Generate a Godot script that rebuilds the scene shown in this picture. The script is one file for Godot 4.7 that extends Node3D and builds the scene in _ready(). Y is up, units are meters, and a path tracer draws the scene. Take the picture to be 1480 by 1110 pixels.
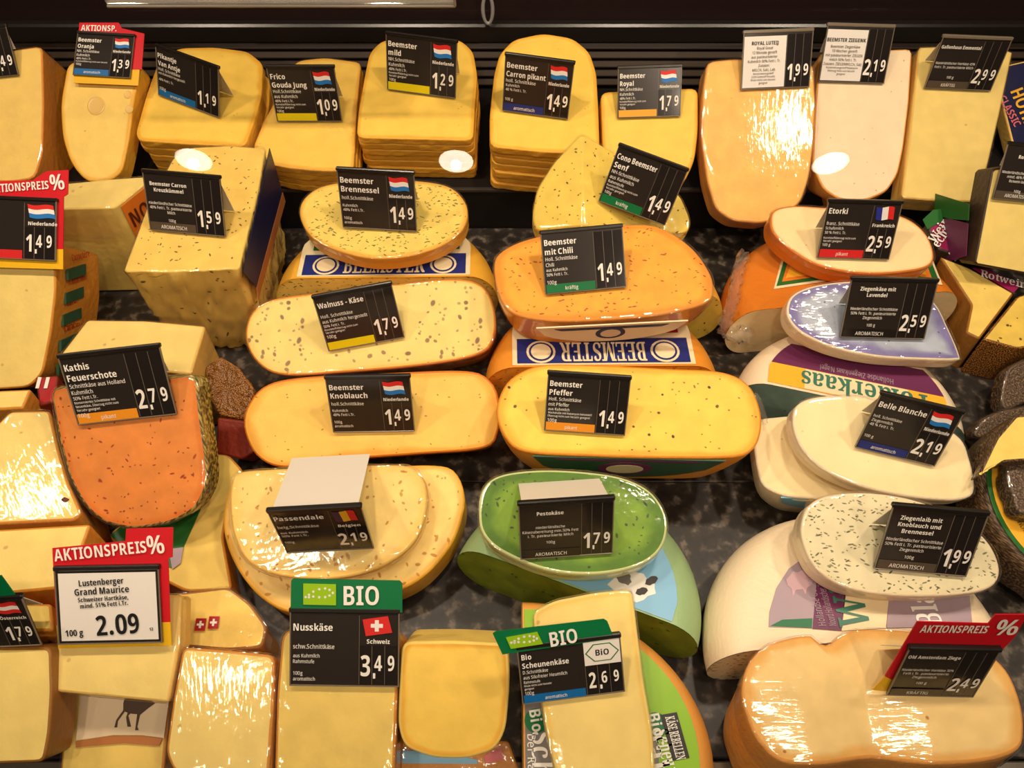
extends Node3D

# ---------------------------------------------------------------- viewpoint
const F := 1113.0                 # focal length in pixels of the 1480 x 1110 frame
const S := 0.75                   # height of the slate display surface
const PITCH := 52.0
const EXPOSURE := 0.31
var eye := Vector3(0, S + 0.956, 0)
var fwd: Vector3
var upv: Vector3
# ---------------------------------------------------------------- shared stores
var M := {}
var planes := {}
var names := {}
var font_b: SystemFont
var font_r: SystemFont
var font_s: SystemFont
var noise := FastNoiseLite.new()
var rng := RandomNumberGenerator.new()

func ray(px: float, py: float) -> Vector3:
	return fwd + Vector3((px - 740.0) / F, 0, 0) + upv * ((555.0 - py) / F)

func at_height(px: float, py: float, h: float) -> Vector3:
	var r := ray(px, py)
	return eye + r * ((S + h - eye.y) / r.y)

func make_plane(px: float, py: float, h: float, elev: float, yaw: float) -> Dictionary:
	var e := deg_to_rad(elev)
	var w := deg_to_rad(yaw)
	var n := Vector3(sin(w) * cos(e), sin(e), cos(w) * cos(e))
	var x := Vector3(cos(w), 0, -sin(w))
	return {"o": at_height(px, py, h), "n": n, "x": x, "y": n.cross(x)}

func hit(p: Dictionary, px: float, py: float) -> Vector3:
	var r := ray(px, py)
	var n: Vector3 = p.n
	return eye + r * ((p.o - eye).dot(n) / r.dot(n))

func hit2(p: Dictionary, px: float, py: float) -> Vector2:
	var q: Vector3 = hit(p, px, py) - p.o
	return Vector2(q.dot(p.x), q.dot(p.y))

func at3(p: Dictionary, v: Vector2, z := 0.0) -> Vector3:
	return p.o + p.x * v.x + p.y * v.y + p.n * z

# ---------------------------------------------------------------- nodes
func numbered(called: String) -> String:
	if not names.has(called):
		names[called] = 0
		return called
	names[called] += 1
	return "%s_%03d" % [called, names[called]]

func thing(called: String, label: String, category: String, at := Vector3.ZERO, group := "") -> Node3D:
	var o := Node3D.new()
	o.name = numbered(called)
	add_child(o)
	o.position = at
	o.set_meta("label", label)
	o.set_meta("category", category)
	if group:
		o.set_meta("group", group)
	return o

func part(parent: Node3D, called: String, mesh: Mesh, mat: Material, label := "") -> MeshInstance3D:
	var o := MeshInstance3D.new()
	o.name = called
	o.mesh = mesh
	o.material_override = null
	for i in mesh.get_surface_count():
		o.set_surface_override_material(i, mat)
	parent.add_child(o, true)
	var off := Vector3.ZERO
	var q: Node = parent
	while q != self and q is Node3D:
		off += q.position
		q = q.get_parent()
	o.position = -off
	if label:
		o.set_meta("label", label)
	return o

func structure(called: String, mesh: Mesh, mat: Material, label := "") -> MeshInstance3D:
	var o := MeshInstance3D.new()
	o.name = called
	o.mesh = mesh
	o.set_surface_override_material(0, mat)
	add_child(o, true)
	o.set_meta("kind", "structure")
	if label:
		o.set_meta("label", label)
	return o

# ---------------------------------------------------------------- meshes
func tri_mesh(V: PackedVector3Array, I: PackedInt32Array, uv := PackedVector2Array(), col := PackedColorArray()) -> ArrayMesh:
	var N := PackedVector3Array()
	N.resize(V.size())
	for k in range(0, I.size(), 3):
		var a := V[I[k]]
		var b := V[I[k + 1]]
		var c := V[I[k + 2]]
		var n := (c - a).cross(b - a)
		N[I[k]] += n
		N[I[k + 1]] += n
		N[I[k + 2]] += n
	for k in N.size():
		N[k] = N[k].normalized() if N[k].length() > 1e-14 else Vector3.UP
	var A := []
	A.resize(Mesh.ARRAY_MAX)
	A[Mesh.ARRAY_VERTEX] = V
	A[Mesh.ARRAY_NORMAL] = N
	A[Mesh.ARRAY_INDEX] = I
	if uv.size():
		A[Mesh.ARRAY_TEX_UV] = uv
	if col.size():
		A[Mesh.ARRAY_COLOR] = col
	var m := ArrayMesh.new()
	m.add_surface_from_arrays(Mesh.PRIMITIVE_TRIANGLES, A)
	return m

# rings of equal length, closed round; winding set for rings that run counter-clockwise seen from the first ring's side
func ring_mesh(rings: Array, close_end: bool, uvscale := 0.35, close_start := false, flat := {}) -> ArrayMesh:
	var V := PackedVector3Array()
	var U := PackedVector2Array()
	var I := PackedInt32Array()
	var n: int = rings[0].size()
	var run := 0.0
	for r in rings.size():
		var ring: PackedVector3Array = rings[r]
		if r:
			run += rings[r][0].distance_to(rings[r - 1][0])
		var along := 0.0
		for i in n + 1:
			var p := ring[i % n]
			if i:
				along += ring[i % n].distance_to(ring[i - 1])
			V.append(p)
			U.append(Vector2(along, run) / uvscale if flat.is_empty() else Vector2((p - flat.o).dot(flat.x), (p - flat.o).dot(flat.y)) / uvscale)
	for r in rings.size() - 1:
		for i in n:
			var a := r * (n + 1) + i
			var b := a + n + 1
			I.append_array([a, a + 1, b, a + 1, b + 1, b])
	for w in [[close_end, rings.size() - 1, true], [close_start, 0, false]]:
		if w[0]:
			var last: PackedVector3Array = rings[w[1]]
			var c := Vector3.ZERO
			for p in last:
				c += p / last.size()
			var base := V.size()
			V.append(c)
			U.append(Vector2.ZERO)
			for p in last:
				V.append(p)
				U.append(Vector2((p - c).x, (p - c).z) / uvscale)
			for i in n:
				if w[2]:
					I.append_array([base, base + 1 + i, base + 1 + (i + 1) % n])
				else:
					I.append_array([base, base + 1 + (i + 1) % n, base + 1 + i])
	return tri_mesh(V, I, U)

func box_mesh(c: Vector3, x: Vector3, y: Vector3, z: Vector3, bevel := 0.0) -> ArrayMesh:
	# x, y, z are half-extent vectors; edges chamfered
	var V := PackedVector3Array()
	var I := PackedInt32Array()
	var ax := [x, y, z]
	for f in 3:
		for s in [-1.0, 1.0]:
			var n: Vector3 = ax[f] * s
			var u: Vector3 = ax[(f + 1) % 3]
			var v: Vector3 = ax[(f + 2) % 3]
			var ub := u.normalized() * minf(bevel, u.length() * 0.5)
			var vb := v.normalized() * minf(bevel, v.length() * 0.5)
			var k := V.size()
			V.append_array([c + n - u + ub - v + vb, c + n + u - ub - v + vb, c + n + u - ub + v - vb, c + n - u + ub + v - vb])
			if s > 0:
				I.append_array([k, k + 2, k + 1, k, k + 3, k + 2])
			else:
				I.append_array([k, k + 1, k + 2, k, k + 2, k + 3])
	if bevel > 0.0:
		for f in 3:
			var d: Vector3 = ax[f]
			var u: Vector3 = ax[(f + 1) % 3]
			var v: Vector3 = ax[(f + 2) % 3]
			var db := d.normalized() * minf(bevel, d.length() * 0.5)
			var ub := u.normalized() * minf(bevel, u.length() * 0.5)
			var vb := v.normalized() * minf(bevel, v.length() * 0.5)
			for su in [-1.0, 1.0]:
				for sv in [-1.0, 1.0]:
					var k := V.size()
					var p: Vector3 = c + (u - ub) * su + v * sv
					var q: Vector3 = c + u * su + (v - vb) * sv
					V.append_array([p - d + db, p + d - db, q + d - db, q - d + db])
					if su * sv > 0:
						I.append_array([k, k + 1, k + 2, k, k + 2, k + 3])
					else:
						I.append_array([k, k + 2, k + 1, k, k + 3, k + 2])
		for sx in [-1.0, 1.0]:
			for sy in [-1.0, 1.0]:
				for sz in [-1.0, 1.0]:
					var bx := x.normalized() * minf(bevel, x.length() * 0.5)
					var by := y.normalized() * minf(bevel, y.length() * 0.5)
					var bz := z.normalized() * minf(bevel, z.length() * 0.5)
					var k := V.size()
					V.append_array([c + x * sx + (y - by) * sy + (z - bz) * sz, c + (x - bx) * sx + y * sy + (z - bz) * sz, c + (x - bx) * sx + (y - by) * sy + z * sz])
					if sx * sy * sz > 0:
						I.append_array([k, k + 2, k + 1])
					else:
						I.append_array([k, k + 1, k + 2])
	return tri_mesh(V, I)

func box_at(lo: Vector3, hi: Vector3, bevel := 0.0) -> ArrayMesh:
	var h := (hi - lo) / 2
	return box_mesh((lo + hi) / 2, Vector3(h.x, 0, 0), Vector3(0, h.y, 0), Vector3(0, 0, h.z), bevel)

# flat plate with a polygon outline (2D points in plane p), raised z, thickness t
func plate(p: Dictionary, pts: PackedVector2Array, z: float, t: float, uvs := 0.1) -> ArrayMesh:
	if not Geometry2D.is_polygon_clockwise(pts):
		pts = pts.duplicate()
		pts.reverse()
	var idx := Geometry2D.triangulate_polygon(pts)
	var V := PackedVector3Array()
	var U := PackedVector2Array()
	var I := PackedInt32Array()
	for v in pts:
		V.append(at3(p, v, z))
		U.append(v / uvs)
	for k in range(0, idx.size(), 3):
		var a := pts[idx[k]]
		var b := pts[idx[k + 1]]
		var c := pts[idx[k + 2]]
		if (b - a).cross(c - a) < 0:
			I.append_array([idx[k], idx[k + 1], idx[k + 2]])
		else:
			I.append_array([idx[k], idx[k + 2], idx[k + 1]])
	var n := pts.size()
	for i in n:
		var k := V.size()
		var a := pts[i]
		var b := pts[(i + 1) % n]
		V.append_array([at3(p, a, z), at3(p, b, z), at3(p, b, z - t), at3(p, a, z - t)])
		U.append_array([a / uvs, b / uvs, b / uvs, a / uvs])
		I.append_array([k, k + 2, k + 1, k, k + 3, k + 2])
	return tri_mesh(V, I, U)

func pix(p: Dictionary, flat: Array) -> PackedVector2Array:
	var out := PackedVector2Array()
	for k in range(0, flat.size(), 2):
		out.append(hit2(p, flat[k], flat[k + 1]))
	return out

# ---------------------------------------------------------------- outlines
func resample(pts: PackedVector2Array, n: int) -> PackedVector2Array:
	var total := 0.0
	var m := pts.size()
	for i in m:
		total += pts[i].distance_to(pts[(i + 1) % m])
	var out := PackedVector2Array()
	var step := total / n
	var need := 0.0
	var run := 0.0
	for i in m:
		var a := pts[i]
		var b := pts[(i + 1) % m]
		var l := a.distance_to(b)
		while need <= run + l and out.size() < n and l > 0:
			out.append(a.lerp(b, (need - run) / l))
			need += step
		run += l
	while out.size() < n:
		out.append(pts[0])
	return out

func smooth(pts: PackedVector2Array) -> PackedVector2Array:
	var out := PackedVector2Array()
	var m := pts.size()
	for i in m:
		var p0 := pts[(i + m - 1) % m]
		var p1 := pts[i]
		var p2 := pts[(i + 1) % m]
		var p3 := pts[(i + 2) % m]
		for k in 10:
			out.append(p1.cubic_interpolate(p2, p0, p3, k / 10.0))
	return out

func fillet(pts: PackedVector2Array, r: float) -> PackedVector2Array:
	var out := PackedVector2Array()
	var m := pts.size()
	for i in m:
		var a := pts[(i + m - 1) % m]
		var b := pts[i]
		var c := pts[(i + 1) % m]
		var d := minf(r, minf(a.distance_to(b), b.distance_to(c)) * 0.45)
		var p := b + (a - b).normalized() * d
		var q := b + (c - b).normalized() * d
		for k in 6:
			var t := k / 5.0
			out.append(p.lerp(b, t).lerp(b.lerp(q, t), t))
	return out

func inset(pts: PackedVector2Array, d: float) -> PackedVector2Array:
	var out := PackedVector2Array()
	var m := pts.size()
	for i in m:
		var t := (pts[(i + 1) % m] - pts[(i + m - 1) % m]).normalized()
		out.append(pts[i] + Vector2(-t.y, t.x) * d)
	return out

# ---------------------------------------------------------------- cheese with a traced cut face
func zfield(c: Dictionary, v: Vector2) -> float:
	if not c.has("ridge2"):
		return 0.0
	var r: Array = c.ridge2
	var a: Vector2 = r[0]
	var d: Vector2 = (r[1] - r[0]).normalized()
	var off := absf((v - a).cross(d))
	return r[2] * maxf(0.0, 1.0 - off / r[3])

func cap_mesh(c: Dictionary, p: Dictionary, ring: PackedVector2Array, ctr: Vector2, lift: float, bump: float) -> ArrayMesh:
	var fs := [1.0, 0.975, 0.95, 0.91, 0.86, 0.79, 0.68, 0.55, 0.4, 0.25, 0.1]
	var n := ring.size()
	var V := PackedVector3Array()
	var U := PackedVector2Array()
	var C := PackedColorArray()
	var I := PackedInt32Array()
	var tint: Color = c.get("mg", Color.WHITE)
	var mw: float = c.get("mw", 0.012)
	var uo := Vector2(names.size() * 0.37, names.size() * 0.61)
	for f in fs:
		for i in n:
			var v := ctr.lerp(ring[i], f)
			var z := zfield(c, v) + lift
			if f < 0.99:
				z += bump * noise.get_noise_3d(v.x * (900.0 if bump < 0.002 else 5000.0), v.y * (900.0 if bump < 0.002 else 5000.0), uo.x * 300.0)
			V.append(at3(p, v, z))
			U.append(v / 0.26 + uo)
			var edge: float = (1.0 - f) * ring[i].distance_to(ctr)
			var w := clampf(1.0 - edge / (mw * (1.0 + 0.6 * noise.get_noise_3d(v.x * 1500.0, v.y * 1500.0, 7.0))), 0.0, 1.0)
			C.append(Color.WHITE.lerp(tint, clampf(smoothstep(0.0, 0.75, w) + 0.25 * noise.get_noise_3d(v.x * 4000.0, v.y * 4000.0, 3.0) * w, 0.0, 1.0)))
	V.append(at3(p, ctr, zfield(c, ctr) + lift))
	U.append(ctr / 0.26 + uo)
	C.append(Color.WHITE)
	for r in fs.size() - 1:
		for i in n:
			var a := r * n + i
			var b := r * n + (i + 1) % n
			I.append_array([a, a + n, b, b, a + n, b + n])
	var last := (fs.size() - 1) * n
	for i in n:
		I.append_array([last + i, V.size() - 1, last + (i + 1) % n])
	return tri_mesh(V, I, U, C)

# c: n name, lb label, a [px, py, h, elev, yaw], o outline pixels, T thickness, face / rind materials
func cheese(c: Dictionary) -> Node3D:
	var p: Dictionary
	if c.has("on"):
		p = planes[c.on].duplicate()
		p.o = p.o + p.n * c.dz
	else:
		p = make_plane(c.a[0], c.a[1], c.a[2], c.a[3], c.a[4] if c.a.size() > 4 else 0.0)
	if c.has("id"):
		planes[c.id] = p
	var N: int = c.get("N", 96)
	var o := pix(p, c.o)
	if Geometry2D.is_polygon_clockwise(o):
		o.reverse()
	o = resample(smooth(o) if c.get("sm", false) else fillet(o, c.get("r", 0.006)), N)
	var T: float = c.get("T", 0.06)
	var b: float = minf(c.get("b", 0.003), T * 0.4)
	var ctr := Vector2.ZERO
	for v in o:
		ctr += v / N
	if c.has("ridge"):
		var r: Array = c.ridge
		c.ridge2 = [hit2(p, r[0], r[1]), hit2(p, r[2], r[3]), r[4], r[5]]
		ctr = (c.ridge2[0] + c.ridge2[1]) / 2
	var ext: Vector3 = c.get("ext", -p.n).normalized()
	var R := 0.0
	for v in o:
		R = maxf(R, absf(v.x - ctr.x))
	var rings := []
	var steps := [[0.0, 1.0], [0.13, 0.5], [0.5, 0.13], [1.0, 0.0]]
	for s in steps:
		rings.append([b * s[0], b * s[1]])
	var mids := 8 if c.get("half", false) else (14 if c.has("wob") and T > 0.03 else 3)
	for k in range(1, mids):
		rings.append([lerpf(b, T - b, k / float(mids)), 0.0])
	for s in [[1.0, 0.0], [0.5, 0.13], [0.13, 0.5], [0.0, 1.0]]:
		rings.append([T - b * s[0], b * s[1]])
	var out := []
	var low := Vector3(0, 1e9, 0)
	var tap: float = c.get("taper", 0.0)
	for s in rings:
		var q := inset(o, s[1])
		var ring := PackedVector3Array()
		var w := 1.0
		if c.get("half", false):
			w = sqrt(maxf(0.02, 1.0 - pow(s[0] / maxf(R, T * 1.02), 2.0)))
		for v in q:
			var u := Vector2(ctr.x + (v.x - ctr.x) * w, v.y)
			u = ctr + (u - ctr) * (1.0 - tap * s[0] / T)
			var z: float = zfield(c, v) * (1.0 - s[0] / T)
			var pt: Vector3 = at3(p, u, z) + ext * s[0]
			if c.has("wob"):
				var am: float = c.wob * clampf((s[0] - b * 0.5) / 0.006, 0.0, 1.0)
				pt += (pt - at3(p, ctr) - ext * s[0]).normalized() * (am * noise.get_noise_3d(pt.x * 2600.0, pt.y * 2600.0, pt.z * 2600.0))
			pt.y = maxf(pt.y, S + (0.0007 if pt.z > -1.088 else 0.0912))
			ring.append(pt)
			if pt.y < low.y:
				low = pt
		out.append(ring)
	var mid := at3(p, ctr) + ext * T * 0.5
	var t := thing(c.n, c.lb, c.get("cat", "cheese"), Vector3(mid.x, low.y, mid.z), c.get("g", ""))
	part(t, c.get("rn", "rind"), ring_mesh(out, true), M[c.rind])
	part(t, c.get("fn", "cut_face"), cap_mesh(c, p, inset(o, b), ctr, 0.0, c.get("bump", 0.0006)), M[c.face])
	if c.get("film", 0.0) > 0.0:
		var fr := []
		var amp: float = c.film * 0.0011
		var src := []
		for f in [0.0, 0.12, 0.25, 0.38, 0.5, 0.6, 0.7, 0.78, 0.85, 0.9, 0.95, 0.985]:
			var ring := PackedVector3Array()
			for v in inset(o, b):
				var u := ctr.lerp(v, f)
				ring.append(at3(p, u, zfield(c, u) + 0.0013))
			src.append(ring)
		for s in [[0.1, 0.0], [0.5, -0.0012], [1.0, -0.0014]]:
			var ring := PackedVector3Array()
			for v in inset(o, s[1]):
				ring.append(at3(p, v, zfield(c, v) + 0.0009) + ext * (b * s[0]))
			src.append(ring)
		for k in range(4, out.size() - 5):
			var ring := PackedVector3Array()
			for v: Vector3 in out[k]:
				var cc: Vector3 = at3(p, ctr) + ext * rings[k][0]
				ring.append(v + (v - cc).normalized() * 0.0014)
			src.append(ring)
		var q: Array = c.get("streak", [260.0, 900.0])
		for si in src.size():
			var ring: PackedVector3Array = src[si]
			var edge_amp := amp * (0.16 if si < 8 else 0.6 if si < 11 else 1.3)
			var r2 := PackedVector3Array()
			for v: Vector3 in ring:
				var l: Vector3 = v - p.o
				var nz := noise.get_noise_3d(l.dot(p.x) * q[1] * 5.0, l.dot(p.y) * q[0] * 8.0, l.dot(p.n) * 3000.0 + names.size() * 31.0)
				r2.append(v + p.n * (edge_amp * (nz + 0.3)) + (v - at3(p, ctr)).normalized() * (edge_amp * absf(nz) if si > 10 else 0.0))
			fr.append(r2)
		part(t, "cling_film", ring_mesh(fr, false, 0.35, false, p), M[c.get("fm", "film")], "clear cling film")
	return t

# a pile of equal flat slabs under one top face
func stack(c: Dictionary, count: int, t: float) -> void:
	var base := make_plane(c.a[0], c.a[1], c.a[2], c.a[3], 0.0)
	planes[c.id] = base
	for k in count:
		var d := c.duplicate(true)
		d.erase("id")
		d.on = c.id
		d.dz = -k * (t + 0.0007)
		d.T = t
		var jx := rng.randf_range(-3.0, 3.0) if k else 0.0
		var jy := rng.randf_range(-2.0, 5.0) if k else 0.0
		# the outline is traced on the top face: carry it to the lower slab in the plane's own axes
		var flat := []
		for i in range(0, c.o.size(), 2):
			var q: Vector3 = hit(base, c.o[i], c.o[i + 1]) + base.n * d.dz + base.x * jx * 0.001 + base.y * jy * 0.001
			var s: Vector3 = q - eye
			var depth: float = s.dot(fwd)
			flat.append(740.0 + s.x / depth * F)
			flat.append(555.0 - s.dot(upv) / depth * F)
		d.o = flat
		if k:
			d.lb = c.under
			d.film = 0.0
		d.g = c.g
		d.b = 0.0022
		d.wob = 0.0022
		cheese(d)

# ---------------------------------------------------------------- part wheel lying flat
# L, R: pixels of the ends of the cut at the upper edge; h their height; H height of the wheel; turn +1: body lies behind the cut
func wheel(c: Dictionary) -> Dictionary:
	var A: Vector3
	var B: Vector3
	if c.has("world"):
		A = c.world[0]
		B = c.world[1]
	else:
		A = at_height(c.L[0], c.L[1], c.h)
		B = at_height(c.R[0], c.R[1], c.h)
	A.y = S + 0.0007
	B.y = S + 0.0007
	var ctr := (A + B) / 2
	var R := A.distance_to(B) / 2
	var ax := (B - A).normalized()
	var back := Vector3.UP.cross(ax)
	if c.get("flip", false):
		back = -back
	var H: float = c.H
	var rr: float = c.get("rim", H * 0.42)
	var vmax: float = c.get("vmax", 9.0)
	var prof := PackedVector2Array([Vector2(0, H)])
	for k in 15:
		var a := PI / 2 - PI * k / 14.0
		prof.append(Vector2(R - rr + rr * cos(a), H / 2 + (H / 2) * sin(a)))
	prof.append(Vector2(0, 0.0))
	var t := thing(c.n, c.lb, c.get("cat", "cheese"), Vector3(ctr.x, S, ctr.z), c.get("g", ""))
	var V := PackedVector3Array()
	var U := PackedVector2Array()
	var I := PackedInt32Array()
	var seg := 48
	var pn := prof.size()
	for s in seg + 1:
		var a := PI * s / seg
		for k in pn:
			var r := prof[k].x
			var v := minf(r * sin(a), vmax)
			V.append(ctr + ax * (r * cos(a)) + back * (v * c.get("bs", 1.0)) + Vector3.UP * (prof[k].y + 0.0))
			U.append(Vector2(a * R, k * 0.02) / 0.35)
	for s in seg:
		for k in pn - 1:
			var a := s * pn + k
			var b := a + pn
			if c.get("flip", false):
				I.append_array([a, a + 1, b, b, a + 1, b + 1])
			else:
				I.append_array([a, b, a + 1, b, b + 1, a + 1])
	part(t, "rind", tri_mesh(V, I, U), M[c.rind])
	# cut face
	var out := PackedVector2Array()
	for k in range(1, pn - 1):
		out.append(prof[k])
	for k in range(pn - 2, 0, -1):
		out.append(Vector2(-prof[k].x, prof[k].y))
	var pl := {"o": ctr, "x": ax, "y": Vector3.UP, "n": -back}
	if c.get("flip", false):
		pl.x = -ax
	if Geometry2D.is_polygon_clockwise(out):
		out.reverse()
	out = resample(out, 120)
	part(t, "cut_face", cap_mesh(c, pl, out, Vector2(0, H / 2), 0.0006, 0.0005), M[c.face])
	var top := {"o": ctr + Vector3.UP * (H + 0.0006), "x": ax, "y": back, "n": Vector3.UP}
	if c.get("flip", false):
		top.x = -ax
	planes[c.n + str(names[c.n])] = top
	if c.has("id"):
		planes[c.id] = top
		planes[c.id + "_cut"] = pl
	return {"t": t, "top": top, "R": R, "H": H, "ctr": ctr, "ax": ax, "back": back}

# strip of a printed label on the top of a part wheel, between v0 and v1 behind the cut, cut off by a circle of radius rad and |u| < um
func strip(w: Dictionary, parent: Node3D, called: String, v0: float, v1: float, rad: float, um: float, mat: String, lift := 0.0, u0 := -9.0, label := "") -> MeshInstance3D:
	var V := PackedVector3Array()
	var I := PackedInt32Array()
	var U := PackedVector2Array()
	var p: Dictionary = w.top
	for k in 13:
		var v := lerpf(v0, v1, k / 12.0)
		var hw := minf(um, sqrt(maxf(0.0, rad * rad - v * v)))
		for j in 9:
			var u := lerpf(maxf(-hw, u0), hw, j / 8.0)
			V.append(at3(p, Vector2(u, v), lift))
			U.append(Vector2(u, v) / 0.1)
	for k in 12:
		for j in 8:
			var a := k * 9 + j
			I.append_array([a, a + 9, a + 1, a + 1, a + 9, a + 10])
	return part(parent, called, tri_mesh(V, I, U), M[mat], label)

# ---------------------------------------------------------------- lettering
func text_into(st: SurfaceTool, s: String, fnt: Font, height: float, maxw: float, pos: Vector2, align: int, p: Dictionary, z: float, squeeze := 1.0, turn := 0.0) -> float:
	var tm := TextMesh.new()
	tm.font = fnt
	tm.font_size = 24
	tm.curve_step = 3.0
	tm.pixel_size = 0.01
	tm.depth = 0.0
	tm.text = s
	var bb := tm.get_aabb()
	if bb.size.x < 1e-5:
		return 0.0
	var k := height / 0.24
	var kx := k * squeeze
	if bb.size.x * kx > maxw:
		kx = maxw / bb.size.x
	var w := bb.size.x * kx
	var shift := -bb.position.x * kx
	if align == 1:
		shift -= w / 2
	elif align == 2:
		shift -= w
	var ca := cos(turn)
	var sa := sin(turn)
	var X: Vector3 = p.x * ca + p.y * sa
	var Y: Vector3 = p.y * ca - p.x * sa
	var org: Vector3 = at3(p, pos, z) + X * shift
	st.append_from(tm, 0, Transform3D(Basis(X * kx, Y * k, p.n * k), org))
	return w

func letters(parent: Node3D, called: String, items: Array, p: Dictionary, z: float, mat: String, label := "") -> void:
	var st := SurfaceTool.new()
	st.begin(Mesh.PRIMITIVE_TRIANGLES)
	for t in items:
		text_into(st, t[0], t[1], t[2], t[3], t[4], t[5], p, z, t[6] if t.size() > 6 else 1.0, t[7] if t.size() > 7 else 0.0)
	var m := st.commit()
	if m.get_surface_count():
		part(parent, called, m, M[mat], label)

func rect(p: Dictionary, x0: float, y0: float, x1: float, y1: float, z: float, t := 0.0004) -> ArrayMesh:
	return plate(p, PackedVector2Array([Vector2(x0, y0), Vector2(x1, y0), Vector2(x1, y1), Vector2(x0, y1)]), z, t)

func flag(t: Node3D, p: Dictionary, x: float, y: float, w: float, h: float, z: float, cols: Array, upright: bool) -> void:
	var f := Node3D.new()
	f.name = "flag"
	t.add_child(f, true)
	for k in 3:
		var top := PackedVector2Array()
		var bot := PackedVector2Array()
		for j in 9:
			var a := j / 8.0
			if upright:
				var u := (k + a) / 3.0
				var wv := sin(u * 6.0) * h * 0.06
				top.append(Vector2(x + u * w, y + h - wv))
				bot.append(Vector2(x + u * w + w * 0.08, y - wv))
			else:
				var wv := sin(a * 6.0) * h * 0.07
				top.append(Vector2(x + a * w + w * 0.03 * k, y + h * (1.0 - k / 3.0) - wv - a * h * 0.08))
				bot.append(Vector2(x + a * w + w * 0.03 * (k + 1), y + h * (1.0 - (k + 1) / 3.0) - wv - a * h * 0.08))
		bot.reverse()
		top.append_array(bot)
		part(f, "stripe", plate(p, top, z, 0.0004), M[cols[k]])

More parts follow.
